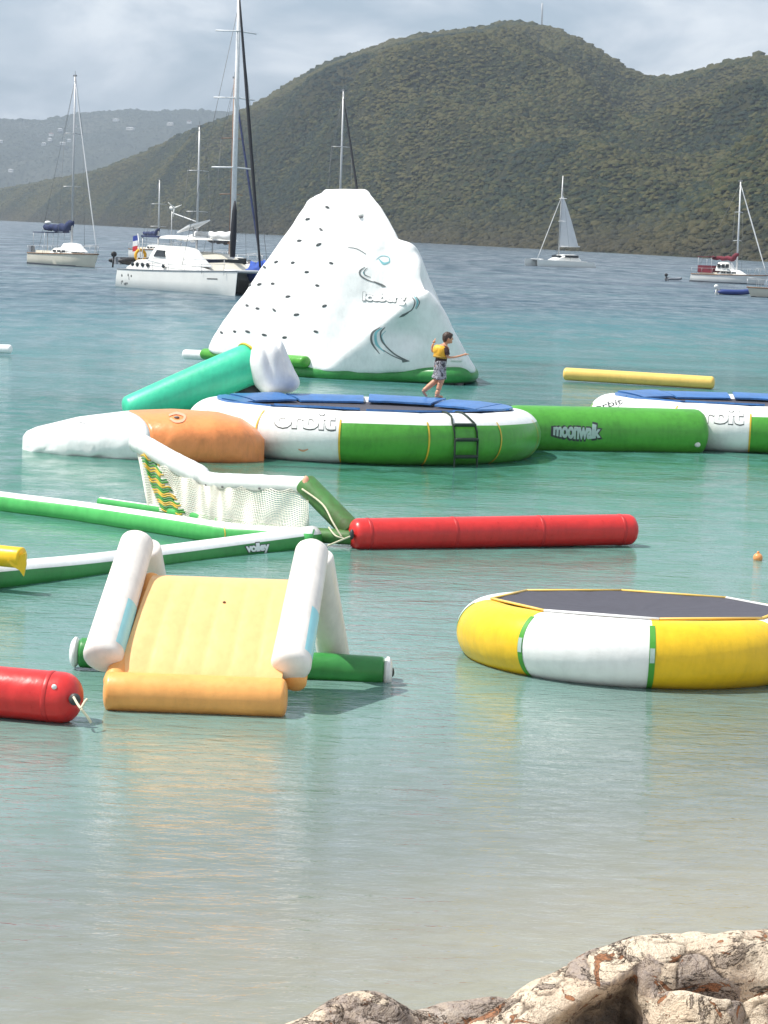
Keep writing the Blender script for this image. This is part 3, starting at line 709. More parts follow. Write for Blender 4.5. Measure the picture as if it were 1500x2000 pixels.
# ------------------------------------------------------------------ teal slide with ridged white head
def teal_slide():
    a, b = P(244, 812, 47.3), P(505, 704, 48.0)
    t = thing('inflatable_slide', 'teal inflatable slide beam with a ridged white head leaning over the trampoline', 'inflatable slide', Vector((a.x, a.y, 0)))
    mb = MB(); mb.cap(a, b, .33, 30, r1=.39, flat=1.05, bulge=.03); mb.build('beam', teal, t)
    k = MB(); k.cap(P(490, 706, 47.97), P(493, 704, 47.99), .405, 30, end=.01); k.build('seam_band', seam_yellow, t)
    outl = [(484, 712), (487, 690), (497, 668), (512, 661), (530, 661), (543, 663), (552, 669), (562, 692), (574, 720), (585, 742), (583, 756), (570, 766), (545, 771), (521, 772), (505, 761), (493, 744)]
    o2 = cat_rom([Vector((x, y, 0)) for x, y in outl], 5, True); N = len(o2); cc = sum((p for p in o2), Vector())/N
    mb = MB(); v = []; rings = 16
    for side in (-1, 1):
        for j in range(rings+1):
            s_ = sin(pi/2*j/rings) if j else 0
            th = .62*max(0, 1-s_**3.4)**(1/2.6)
            for p in o2:
                q = cc.lerp(p, s_); fl = .07*(abs(sin((q.x-q.y*.28-300)*.118))-.5)*max(0., min(1., (752-q.y)/50)) if side < 0 else 0
                v.append(P(q.x, q.y, 47.95 + side*(th + fl*min(1, 3*(1-s_)+.25))))
    f = []
    for s_ in (0, 1):
        o_ = s_*(rings+1)*N
        for j in range(rings):
            for k in range(N):
                q = (o_+j*N+k, o_+j*N+(k+1) % N, o_+(j+1)*N+(k+1) % N, o_+(j+1)*N+k)
                f.append(q if s_ else q[::-1])
    mb.add(v, f); mb.build('ridged_head', white, t)
    mb = MB(); mb.cap(P(455, 742, 48.2), P(505, 772, 48.1), .2, 16); mb.build('underside_strut', print_dark, t)
teal_slide()

# ------------------------------------------------------------------ volleyball court
net_cream = plain('cream_net_cord', (.74, .72, .63), .8)
def court():
    t = thing('volleyball_court', 'floating green volleyball court with a slumped white net frame', 'volleyball court', W(500, 1060))
    def tb(nm, pts, r, w0, w1, mt=court_green, n=26, top=white):
        mb = MB(); mb.tube(cat_rom([P(*q) for q in pts], 8), r, n, matf=lambda s_, d: 1 if w0 <= d <= w1 else 0); return mb.build(nm, [mt, top], t), mb
    o, mb = tb('near_tube', [(-260, 1152, 24.9), (0, 1126, 26.55), (150, 1112, 27.6), (300, 1094, 28.8), (450, 1074, 29.9), (612, 1052, 30.95)], .165, 30, 150, dgreen)
    bv = mb.bvh()
    lettering('printed_word', 'volley', bv, 503, 1071, 50, 25, R(-6), .09, print_dark, o, .003)
    lettering('printed_word_fill', 'volley', bv, 503, 1071, 46, 21, R(-6), .05, print_white, o, .006)
    o, mb = tb('far_tube', [(-260, 946, 35.4), (0, 981, 33.6), (150, 1000, 32.8), (300, 1022, 31.8), (450, 1044, 30.95), (612, 1056, 30.75)], .15, 48, 130)
    bv = mb.bvh(); g = MB(); strip(g, bv, [(437, 1026), (440, 1044), (436, 1062)], [2, 2, 2], .004, n=6); g.build('seam_tape', seam_yellow, o)
    tb('back_tube', [(196, 980, 34.1), (330, 1000, 33.0), (450, 1021, 32.1), (600, 1041, 31.4)], .065, 60, 120, court_green, 18)
    mb = MB(); mb.cap(P(598, 1044, 31.1), P(694, 1050, 30.95), .12, 18, flat=.8); mb.build('corner_beam', old_green, t)
    mb = MB(); mb.cap(P(594, 942, 31.55), P(690, 1040, 31.05), .155, 20, end=.25, flat=.9); pst = mb.build('net_post', old_green, t)
    mb = MB(); mb.tube(cat_rom([P(590, 955, 31.36), P(630, 985, 31.1), P(650, 1020, 30.85), P(668, 1050, 30.75)], 6), .012, 6); mb.build('guy_rope', rope, t)
    mb = MB(); mb.ball(P(597, 950, 31.42), (.06, .05, .14), 10, 8); mb.build('worn_end', print_peach, pst)
    mb = MB(); mb.cap(P(288, 886, 33.9), P(330, 990, 34.5), .1, 14); mb.build('net_post', white_old, t)
    top = cat_rom([P(*q) for q in [(266, 862, 33.95), (290, 874, 33.7), (330, 897, 33.35), (375, 920, 33.0), (412, 938, 32.7), (450, 941, 32.4), (520, 944, 31.95), (602, 948, 31.5)]], 10)
    N = len(top); rr = [(.138 if i < N*.5 else .112)*(1-.10*max(0, 1-abs(i/N-.52)/.05))+.006*noise.noise(Vector((i*.5, 0, 0))) for i in range(N)]
    rr[0] = .05; rr[1] = .12; rr[2] = .148
    mb = MB(); mb.tube(top, rr, 20); o = mb.build('net_top_tube', white, t)
    for i in (int(N*.56), int(N*.68), int(N*.84)):
        g = MB(); g.ball(top[i]+Vector((-.03, -.10, -.06)), (.022, .02, .018), 8, 6); g.build('net_toggle', grip, o)
    bot = cat_rom([P(*q) for q in [(290, 992, 33.3), (320, 1000, 33.0), (365, 1010, 32.6), (412, 1018, 32.2), (450, 1022, 31.95), (520, 1032, 31.5), (604, 1041, 31.2)]], 10)
    m2 = len(bot)
    def net_pt(u, v):
        a_ = top[min(N-1, int(u*(N-1)))].lerp(top[min(N-1, int(u*(N-1))+1)], u*(N-1) % 1) + Vector((0, -.11, -.06)); b_ = bot[min(m2-1, int(u*(m2-1)))].lerp(bot[min(m2-1, int(u*(m2-1))+1)], u*(m2-1) % 1)
        p = a_.lerp(b_, v); p.z += .022*sin(u*75+v*3)*(1-v*.4)-.04*sin(pi*v)*sin(u*9); p.y += .05*sin(u*40+v*5)
        return p
    mb = MB()
    for k in range(24):
        v = k/23; mb.tube([net_pt(u, v) for u in np.linspace(.0, 1, 90)], .0066, 3)
    mb2 = MB()
    for k in range(110):
        u = k/109; mb2.tube([net_pt(u, v) for v in np.linspace(0, 1, 9)], .0045, 3)
    mb.add(mb2.v, mb2.f)
    tag(mb.build('net', net_cream, t, smooth=False), kind='stuff')
    cols = [strap_green, seam_yellow, canvas_royal, dgreen]
    for k in range(22):
        v = k/22; u0 = .06+.10*v; u1 = u0+.15+.03*v
        g = MB(); g.tube([net_pt(u, v)+Vector((0, -.02, 0)) for u in np.linspace(u0, u1 if k % 3 else u1-.03, 10)], .011, 5)
        g.build('net_stripe', cols[k % 4] if k % 2 else (seam_yellow if k % 4 else strap_green), o)
court()
p0, p1 = P(-200, 1066, 26.6), P(46, 1090, 26.0)
t = thing('yellow_beam_float', 'yellow inflatable beam end poking in over the court at the left edge', 'float', p1)
MB().cap(p0, p1, .115, 20, end=.3).build('tube', yellow, t)
g = MB(); pts = [(14, 1096), (50, 1080), (51, 1102), (46, 1126), (38, 1114), (24, 1106)]
fr = [P(x, y, 25.93) for x, y in pts]; bk = [p+Vector((0, .06, 0)) for p in fr]; n = len(pts)
g.add(fr+bk, [list(range(n)), list(range(2*n-1, n-1, -1))]+[(k, n+k, n+(k+1) % n, (k+1) % n) for k in range(n)]); g.build('end_flap', yellow, t, smooth=False)

# ------------------------------------------------------------------ yellow slide in the foreground
def small_slide():
    t = thing('inflatable_slide', 'small yellow inflatable slide with two white side rails', 'inflatable slide', W(400, 1330))
    BL, BR, TL, TR = P(226, 1330, 20.0), P(548, 1342, 20.0), P(300, 1116, 21.05), P(582, 1126, 21.1)
    nu, nv = 60, 26; nrm = (BR-BL).cross(TL-BL).normalized()
    if nrm.y > 0: nrm = -nrm
    mb = MB(); v = []
    for j in range(nv+1):
        s_ = j/nv
        for i in range(nu+1):
            u = i/nu; p = BL.lerp(BR, u).lerp(TL.lerp(TR, u), s_)
            p += nrm*(.007*abs(sin(u*pi*6))**.8*min(1, 4*s_+.1)*min(1, 6*(1-s_)) + .05*sin(pi*s_)**.5 - .05*(1-s_)**6 - .07*max(0, s_-.9)*10*.6)
            v.append(p)
    for j in range(nv+1):
        for i in range(nu+1):
            v.append(BL.lerp(BR, i/nu).lerp(TL.lerp(TR, i/nu), j/nv)-nrm*.22)
    o_ = (nu+1)*(nv+1); q = lambda i, j: j*(nu+1)+i
    f = [(q(i, j), q(i+1, j), q(i+1, j+1), q(i, j+1)) for i in range(nu) for j in range(nv)] + [(o_+q(i, j), o_+q(i, j+1), o_+q(i+1, j+1), o_+q(i+1, j)) for i in range(nu) for j in range(nv)]
    for i in range(nu): f += [(q(i, 0), o_+q(i, 0), o_+q(i+1, 0), q(i+1, 0)), (q(i, nv), q(i+1, nv), o_+q(i+1, nv), o_+q(i, nv))]
    for j in range(nv): f += [(q(0, j), q(0, j+1), o_+q(0, j+1), o_+q(0, j)), (q(nu, j), o_+q(nu, j), o_+q(nu, j+1), q(nu, j+1))]
    mb.add(v, f); rp = mb.build('sliding_ramp', ramp_lit, t, angle=60)
    g = MB(); z, n_ = cast(mb.bvh(), 438, 1177, .004); g.ball(z, (.014, .01, .012), 8, 6); g.build('valve', teak, rp)
    MB().cap(P(202, 1350, 20.0), P(562, 1364, 20.0), .165, 28, end=.35).build('landing_roll', orange_tan, t)
    MB().cap(P(218, 1340, 20.0), P(300, 1128, 21.15), .085, 18).build('side_cushion', orange_tan, t)
    MB().cap(P(575, 1340, 20.2), P(600, 1140, 21.2), .10, 18).build('side_cushion', orange_tan, t)
    for (b, tp) in ((P(197, 1296, 20.12), P(271, 1050, 21.25)), (P(566, 1312, 20.12), P(611, 1068, 21.35))):
        rl = MB(); rl.cap(b, tp, .170, 30, r1=.148, end=.5, p=2.2); ro = rl.build('side_rail', cream, t)
        d = (tp-b); n_ = d.normalized(); sd = n_.cross(Vector((0, 0, 1))).normalized(); uu = sd.cross(n_)
        pm = MB(); vv = []
        for i in range(13):
            for k in range(9):
                s_ = lerp(.10, .44, i/12); a_ = R(lerp(-30, 48, k/8)); r_ = lerp(.170, .148, s_)+.002
                vv.append(b+d*s_+sd*(cos(a_)*r_)+uu*(sin(a_)*r_))
        pm.add(vv, [(i*9+k, i*9+k+1, (i+1)*9+k+1, (i+1)*9+k) for i in range(12) for k in range(8)]); pm.build('colour_patch', sky_blue, ro)
    for (b, tp) in ((P(322, 1285, 22.2), P(284, 1066, 21.45)), (P(655, 1304, 22.15), P(621, 1084, 21.5))):
        MB().cap(b, tp, .15, 24, r1=.135, end=.35).build('rear_strut', cream, t)
    MB().cap(P(152, 1274, 21.75), P(752, 1312, 21.75), .135, 26, end=.3).build('ground_tube', dgreen, t)
    for a_, b_ in ((P(136, 1273, 21.75), P(158, 1274.4, 21.75)), (P(746, 1311.6, 21.75), P(767, 1313, 21.75))):
        e_ = MB(); e_.cap(a_, b_, .138, 24, end=.45); o = e_.build('end_cap', white, t)
    MB().ball(P(766, 1313, 21.72), (.02, .03, .045), 8, 6).build('valve', print_dark, t)
small_slide()

# ------------------------------------------------------------------ yellow trampoline in the foreground
def small_trampoline():
    TILT_ = .055
    c = P(1245, 1250, 23.4); c.z = .215; Rm, r = 1.435, .315
    t = thing('water_trampoline', 'small yellow and white water trampoline with dark mat in the foreground', 'water trampoline', Vector((c.x, c.y, 0)))
    bm_all = MB(); pn = {}
    for k in range(8):
        aa = lambda q_: -43.5 if q_ == 0 else -1.5+(q_-1)*318/7; a0, a1 = aa(k), aa(k+1)
        mb = sector(c, Rm, r, a0, a1, None, 14, 44, .012); bm_all.add(mb.v, mb.f)
        pn[k] = mb.build('tube_panel', white if k % 2 == 0 else yellow, t)
        s_ = sector(c, Rm, r*.99+.004, a0-.9, a0+.9, None, 2, 34, 0, -120, 62).build('strap', strap_green, t)
        if k < 2:
            g = MB(); bb = sector(c, Rm, r*.99+.008, a0-.7, a0+.7, None, 2, 4, 0, -8, 16); bb.build('strap_label', print_silver, s_)
    mb = MB(); n = 8; off = -43.5
    rings = [(.25, .475), (.7, .485), (1.05, .502), (1.42, .535)]
    v = [(c.x, c.y, .472)]; n2 = 48
    for q, z in rings:
        for k in range(n2):
            a = 2*pi*k/n2+R(off); m_ = (k % 6)/6; oc = cos(pi/8)/cos(pi/4*m_-pi/8)
            v.append((c.x+sin(a)*q*oc, c.y-cos(a)*q*oc, z+.004*sin(k*2.1)+TILT_*cos(a)*q*oc))
    f = [(0, 1+k, 1+(k+1) % n2) for k in range(n2)] + [(1+j*n2+k, 1+(j+1)*n2+k, 1+(j+1)*n2+(k+1) % n2, 1+j*n2+(k+1) % n2) for j in range(3) for k in range(n2)]
    mb.add(v, f); jm = mb.build('jump_mat', mat_dark, t)
    for k in range(8):
        a0, a1 = R(off+45*k), R(off+45*(k+1))
        g = MB(); p, q = [Vector((c.x+sin(a)*1.425, c.y-cos(a)*1.425, .540+TILT_*cos(a)*1.425)) for a in (a0, a1)]
        g.tube([p, q], .018, 8, flat=.7); g.build('mat_hem', white if k in (0, 3) else float_yellow, jm)
TILT = .055
small_trampoline()
q = W(1480, 1094); t = thing('buoy', 'tiny orange ball buoy floating off the right end of the red tube', 'buoy', q)
MB().ball(q+Vector((0, 0, .03)), .062, 18, 12).build('ball', buoy_orange, t)
MB().tube([q+Vector((0, 0, .085)), q+Vector((0, 0, .115))], [.02, .014], 8).build('eye', buoy_orange, t)

# ------------------------------------------------------------------ the boy on the trampoline
def remesh(mb, voxel, smooth=4):
    me = bpy.data.meshes.new('tmp'); me.from_pydata(mb.v, [], mb.f); me.update()
    o = bpy.data.objects.new('tmp', me); C.objects.link(o)
    bm = bmesh.new(); bm.from_mesh(me); bmesh.ops.recalc_face_normals(bm, faces=bm.faces); bm.to_mesh(me); bm.free()
    r = o.modifiers.new('r', 'REMESH'); r.mode = 'VOXEL'; r.voxel_size = voxel
    if smooth: s_ = o.modifiers.new('s', 'SMOOTH'); s_.iterations = smooth; s_.factor = .5
    dg = bpy.context.evaluated_depsgraph_get(); m2 = bpy.data.meshes.new_from_object(o.evaluated_get(dg))
    res = MB(); res.add([v.co.copy() for v in m2.vertices], [list(p.vertices) for p in m2.polygons])
    bpy.data.objects.remove(o); bpy.data.meshes.remove(m2); return res
def boy():
    base = P(850, 776, 47.55)
    t = thing('person', 'barefoot child in a yellow life vest and patterned grey shorts walking on the trampoline rim', 'person', base, rz=R(12))
    # local frame: x = walking direction (right), z up; -y is the side nearest the camera
    J = dict(pelvis=(.07, 0, .62), waist=(.085, 0, .74), chest=(.115, 0, .90), neck=(.155, 0, 1.02), head=(.205, 0, 1.145))
    b = MB(); V3 = Vector
    b.tube(cat_rom([J['pelvis'], J['waist'], J['chest'], (.14, 0, .99), (.155, 0, 1.03), (.175, 0, 1.07)], 4), [.10, .10, .10, .10, .10, .10, .105, .108, .11, .112, .113, .112, .10, .085, .07, .055, .045, .042, .042, .043, .045][:21], 14)
    b.ball(J['pelvis'], (.10, .12, .10), 14, 10); b.ball((.125, 0, .94), (.085, .135, .075), 14, 10)
    b.ball((.205, 0, 1.155), (.092, .078, .108), 16, 12); b.ball((.228, 0, 1.105), (.062, .055, .062), 12, 8)
    b.ball((.300, 0, 1.135), (.016, .012, .018), 8, 6); b.ball((.287, 0, 1.092), (.012, .025, .008), 8, 6); b.ball((.275, 0, 1.068), (.02, .025, .018), 8, 6)
    for s_ in (-1, 1): b.ball((.20, s_*.080, 1.135), (.022, .010, .03), 8, 6)
    # legs: near leg (-y) bears the weight, far leg trails with its heel lifted
    b.tube(cat_rom([(.07, -.06, .60), (.085, -.065, .44), (.09, -.065, .33), (.055, -.065, .20), (.02, -.065, .06), (.015, -.065, .03)], 4), [.085]*3+[.075]*5+[.058]*3+[.052]*3+[.046]*3+[.035]*4, 12)
    b.tube([(-.02, -.065, .025), (.05, -.067, .026), (.115, -.07, .018), (.14, -.07, .012)], [.028, .032, .030, .014], 10, flat=.75)
    b.tube(cat_rom([(.06, .06, .60), (.055, .065, .44), (.02, .065, .33), (-.10, .065, .22), (-.205, .065, .13), (-.215, .065, .11)], 4), [.085]*3+[.075]*5+[.058]*3+[.054]*3+[.046]*3+[.035]*4, 12)
    b.tube([(-.245, .065, .125), (-.205, .065, .07), (-.165, .065, .02), (-.145, .065, .012)], [.026, .032, .028, .014], 10, flat=.8)
    def arm(pts, fdir, fup):
        b.tube(cat_rom(pts, 4), [.042]*3+[.036]*3+[.031]*2+[.026]*2+[.020]*(4*(len(pts)-1)+1-10), 10)
        w_ = V3(pts[-1]); f = V3(fdir).normalized(); u = V3(fup).normalized(); s_ = f.cross(u)
        b.ball(w_+f*.035, (.034, .028, .024), 10, 8)
        for k, ln in enumerate((.048, .056, .053, .040)):
            o = w_+f*.055+s_*(k-1.5)*.014; b.tube([o, o+f*ln*.55-u*.004, o+f*ln-u*.016], [.0085, .0078, .006], 6)
        o = w_+f*.02+s_*-.024; b.tube([o, o+f*.022-s_*.02, o+f*.045-s_*.026], [.0095, .0085, .0065], 6)
    arm([(.135, -.13, .955), (.17, -.155, .84), (.19, -.16, .79), (.34, -.15, .80), (.50, -.14, .845)], (1, 0, .25), (-.25, 0, 1))
    arm([(.12, .13, .955), (-.01, .17, .90), (-.055, .175, .89), (-.06, .17, .98), (-.035, .165, 1.03)], (.2, 0, 1), (-1, 0, .2))
    body = remesh(b, .0062, 3).build('body', skin, t, True)
    # clothes
    m = MB()
    for s_, yy in ((-1, -.064), (1, .064)):
        pts = [(.075, yy*.75, .70), (.075, yy, .60), (.085, yy*1.05, .47), (.092, yy*1.08, .355)] if s_ < 0 else [(.075, yy*.75, .70), (.065, yy, .60), (.055, yy*1.05, .47), (.018, yy*1.08, .35)]
        m.tube(cat_rom(pts, 5), [.105]*4+[.104]*4+[.10]*4+[.098, .10, .10, .102], 16)
    m.ball((.075, 0, .66), (.115, .135, .085), 16, 10); remesh(m, .009, 3).build('shorts', shorts_m, t, True)
    m = MB(); m.tube(cat_rom([(.08, 0, .66), (.09, 0, .75), (.115, 0, .90), (.14, 0, .985), (.152, 0, 1.015)], 4), [.118, .117, .116, .115, .115, .117, .12, .122, .124, .124, .12, .112, .10, .09, .078, .066, .056], 16)
    m.ball((.125, 0, .945), (.095, .15, .075), 14, 10)
    for pts in (((.135, -.115, .96), (.16, -.152, .885), (.172, -.158, .835)), ((.12, .115, .96), (.05, .155, .92), (.0, .168, .90))):
        m.tube(cat_rom(pts, 4), [.058, .057, .056, .055, .053, .052, .052, .052, .052], 12)
    remesh(m, .008, 3).build('shirt', shirt_m, t, True)
    m = MB(); m.tube(cat_rom([(.06, 0, .76), (.07, 0, .84), (.085, 0, .93), (.10, 0, 1.0)], 5), [.112, .12, .126, .13, .134, .137, .139, .14, .14, .14, .138, .135, .128, .118, .105, .09], 18, up=(0, 1, 0), flat=1.22)
    m.ball((.0, 0, .915), (.085, .125, .105), 16, 12); v = remesh(m, .009, 4).build('life_vest', vest_m, t, True)
    m = MB(); m.tube([(.062, 0, .765), (.066, 0, .80)], [.138, .14], 20, up=(0, 1, 0), flat=1.12); m.build('belt', vest_belt, v, True)
    m = MB(); m.ball((.192, 0, 1.178), (.100, .089, .098), 18, 12); m.ball((.150, 0, 1.14), (.055, .078, .075), 14, 10); m.ball((.245, 0, 1.215), (.058, .07, .036), 12, 8)
    h = remesh(m, .008, 2)
    for q in h.v: q += Vector((.006*noise.noise(q*40), .006*noise.noise(q*40+Vector((5, 0, 0))), .008*noise.noise(q*30)))
    h.build('hair', hair_m, t, True)
    for s_ in (-1, 1): MB().ball((.288, s_*.032, 1.148), (.008, .010, .006), 8, 6).build('eye', print_dark, body, True)
boy()

# ------------------------------------------------------------------ boats
def hull(mb, L_, B_, fb, fs, dr, yoff=0, stern=.72, rake=.06, n=18, mi=0, full=.62):
    secs = []
    for i in range(n+1):
        s_ = i/n; bw = B_/2*(stern+(1-stern)*sin(min(1, s_/.55)*pi/2) if s_ < .55 else (max(0, 1-((s_-.55)/.45)**2.1))**.85) + .015
        sh = lerp(fs, fb, s_**1.6); x = -L_/2+L_*s_; row = []
        for wy, z in ((0, -dr), (.55, -dr*.75), (.86, 0), (.95, sh*.5), (1, sh)):
            zz = max(0, z/sh); row.append((x + L_*rake*zz*s_**5 - L_*.03*(1-zz)*(1-s_)**5, bw*wy*(1 if z > 0 or s_ < .8 else 1-.5*(s_-.8)/.2), z if z > 0 or s_ < .6 else z*(1-.8*((s_-.6)/.4)**2)))
        secs.append(row)
    v = []
    for r_ in secs: v += [(x, -y+yoff, z) for x, y, z in r_[::-1]] + [(x, y+yoff, z) for x, y, z in r_[1:]]
    k = 9; f = [(i*k+j, (i+1)*k+j, (i+1)*k+j+1, i*k+j+1) for i in range(n) for j in range(k-1)]
    f.append(list(range(k))); f.append([n*k+j for j in range(k)][::-1])
    mb.add(v, f, mi)
    mb.add([p for r_ in secs for p in ((r_[4][0], -r_[4][1]+yoff, r_[4][2]-.03), (r_[4][0], r_[4][1]+yoff, r_[4][2]-.03))], [(2*i, 2*i+2, 2*i+3, 2*i+1) for i in range(n)], 1)
    return secs
def wireline(t, nm, a, b, r=.014, mt=None): 
    m_ = MB(); m_.tube([a, b], r, 5); return m_.build(nm, mt or wire, t, True)
def furled(t, a, b, r, mt, nm='furled_jib'):
    a, b = Vector(a), Vector(b); n = 14; m_ = MB()
    m_.tube([a.lerp(b, k/n) for k in range(n+1)], [r*(.35+.65*sin(pi*min(1, .12+k/n*.8))) for k in range(n+1)], 8); return m_.build(nm, mt, t, True)
def dome_cabin(mb, x0, x1, w0, w1, z0, h, mi=0, slope=.25, yoff=0):
    n = 10; v = []
    prof = [(-1, 0), (-.93, .62), (-.7, .92), (0, 1.0), (.7, .92), (.93, .62), (1, 0)]
    for i in range(n+1):
        s_ = i/n; x = lerp(x0, x1, s_); w_ = lerp(w0, w1, s_); hh = h*min(1, (1-s_)/slope + .04, s_/.08+.25)
        v += [(x, yoff+w_*a, z0+hh*b) for a, b in prof]
    k = 7; mb.add(v, [(i*k+j, (i+1)*k+j, (i+1)*k+j+1, i*k+j+1) for i in range(n) for j in range(k-1)]+[list(range(k))[::-1], [n*k+j for j in range(k)]], mi)
def rails(t, secs, step, h=.6, s0=0, s1=99):
    for sd in (-1, 1):
        pts = [(r_[4][0], sd*r_[4][1]*.97, r_[4][2]) for r_ in secs[s0:s1]]
        m_ = MB(); m_.tube([(x, y, z+h) for x, y, z in pts], .012, 4)
        for p in pts[::step]: m_.tube([p, (p[0], p[1], p[2]+h)], .014, 4)
        m_.build('guard_rail', alu, t, True)
def sailboat(label, px, py, head, L_, B_, mast, mast_px=None, hullm=None, cover=canvas_blue, jib=canvas_white, jr=.075, mastm=None, bimini=None, group='sailing boats at anchor', lean=0, mx_=.08, extra=True, loc=None, stripe=None, bl=.40, cov=1., up=0.):
    loc = loc or W(px, py)
    t = thing('sailboat', label, 'sailboat', loc, group, R(head)); t.rotation_euler = (R(lean), 0, R(head))
    hm = MB(); secs = hull(hm, L_, B_, L_*.125, L_*.105, .45); hm.build('hull', [hullm or gel, deck_m], t, True, angle=40)
    sb = MB()
    for i in range(len(secs)-1):
        for sd in (-1, 1):
            a, b = secs[i], secs[i+1]
            sb.add([(a[2][0], sd*(a[2][1]+.012), -.05), (b[2][0], sd*(b[2][1]+.012), -.05), (b[2][0]+.01, sd*(b[2][1]*1.012+.014), .12), (a[2][0]+.01, sd*(a[2][1]*1.012+.014), .12)], [(0, 1, 2, 3)])
    sb.build('boot_stripe', stripe or antifoul, t, True)
    rr = MB()
    for sd in (-1, 1): rr.tube([(r_[4][0], sd*(r_[4][1]+.01), r_[4][2]-.05) for r_ in secs], .05, 5)
    rr.build('rub_rail', teak, t, True)
    dz = L_*.105; cb = MB(); dome_cabin(cb, -L_*.12, L_*.24, B_*.33, B_*.20, dz*1.0, .55, 0, .3); co = cb.build('cabin', gel, t, True, angle=40)
    for x in (-.06, .02, .10):
        for sd in (-1, 1):
            w_ = MB(); w_.box((L_*x, sd*B_*.315-(.03 if sd < 0 else -.03)-.02, dz+.16), (L_*(x+.055), sd*B_*.315-(.03 if sd < 0 else -.03)+.02, dz+.34)); w_.build('window', glass_dark, co, True, False)
    ck = MB(); ck.box((-L_*.40, -B_*.27, dz*.98), (-L_*.13, B_*.27, dz+.22)); ck.build('cockpit_coaming', gel_cream, t, True, False)
    rails(t, secs, 3)
    Mx = L_*mx_; mt = Vector((Mx, 0, mast)); mm = MB(); mm.tube([(Mx, 0, dz+.3), (Mx-.02, 0, mast*.6), (Mx-.08, 0, mast)], [.10, .095, .07], 8); mo = mm.build('mast', mastm or alu, t, True)
    mh = MB(); mh.tube([mt+Vector((-.08, 0, 0)), mt+Vector((-.08, 0, .5))], [.03, .015], 5); mh.box((Mx-.35, -.05, mast+.02), (Mx+.15, .05, mast+.16)); mh.build('masthead', wire, mo, True, False)
    for hh in (.42, .70):
        s_ = MB(); s_.tube([(Mx-.1, -B_*.30, mast*hh), (Mx, 0, mast*hh+.05), (Mx-.1, B_*.30, mast*hh)], .035, 5); s_.build('spreader', mastm or alu, mo, True)
    bz = dz+1.55+up; bm_ = MB(); bm_.tube([(Mx, 0, bz), (Mx-L_*bl, 0, bz+.12)], .06, 6); bo = bm_.build('boom', mastm or alu, t, True)
    sc_ = MB(); n = 16; sc_.tube([(Mx+.12-L_*bl*k/n, .0, bz+.16*cov+.05*sin(k*1.3)+(.55*(1-k/3) if k < 3 else 0)) for k in range(n+1)], [cov*q_ for q_ in [.10, .2, .25]+[.24*(1-.45*k/n)+.02*sin(k*2.2) for k in range(3, n)]+[.06]], 10, flat=1.25); sc_.build('sail_cover', cover, bo, True)
    bow = Vector((L_*.54, 0, L_*.13))
    if jib: furled(t, bow, mt+Vector((0, 0, -mast*.04)), jr, jib)
    wireline(t, 'backstay', (-L_*.5, 0, dz), mt)
    for sd in (-1, 1):
        wireline(t, 'shroud', (Mx-.1, sd*B_*.46, dz), (Mx-.1, sd*B_*.3, mast*.70)); wireline(t, 'shroud', (Mx-.1, sd*B_*.3, mast*.70), mt)
    pp = MB()
    for sd in (-1, 1): pp.tube([(L_*.40, sd*B_*.2, L_*.125), (L_*.42, sd*B_*.18, L_*.125+.65), (L_*.56, 0, L_*.13+.68)], .02, 5)
    pp.build('pulpit', alu, t, True)
    if bimini:
        bb = MB(); bb.add([(-L_*.42, -B_*.34, dz+1.75), (-L_*.20, -B_*.34, dz+1.8), (-L_*.20, B_*.34, dz+1.8), (-L_*.42, B_*.34, dz+1.75), (-L_*.42, -B_*.34, dz+1.81), (-L_*.20, -B_*.34, dz+1.86), (-L_*.20, B_*.34, dz+1.86), (-L_*.42, B_*.34, dz+1.81)], [(0,3,2,1),(4,5,6,7),(0,1,5,4),(1,2,6,5),(2,3,7,6),(3,0,4,7)])
        bo2 = bb.build('bimini', bimini, t, True, False)
        for x in (-.41, -.21):
            for sd in (-1, 1): wireline(bo2, 'bimini_pole', (L_*x, sd*B_*.33, dz), (L_*x, sd*B_*.33, dz+1.76), .018, alu)
    return t, secs
# left boat
tL, _ = sailboat('cream sailboat with navy sail cover, alone at the far left', 128, 519, -52, 9.6, 3.0, 16.2, hullm=gel_cream, cover=canvas_blue, jib=canvas_white, jr=.05, bimini=canvas_blue, mx_=.10, bl=.52, cov=1.45, up=.45)
m_ = MB(); dome_cabin(m_, .3, 3.2, .9, .35, 1.25, .75, 0, .5); m_.build('deck_tarp', canvas_white, tL, True)
m_ = MB(); m_.tube([(-3.9, .4, 1.0), (-3.9, .4, 3.5)], .03, 6); p_ = m_.build('radar_pole', alu, tL, True)
m_ = MB(); m_.ball((-3.9, .4, 3.65), (.3, .3, .17), 12, 8); m_.build('radome', gel, p_, True)
m_ = MB(); m_.box((-4.5, -1.15, 1.05), (-4.1, -.75, 1.6)); m_.build('outboard_motor', rubber_grey, tL, True, False)
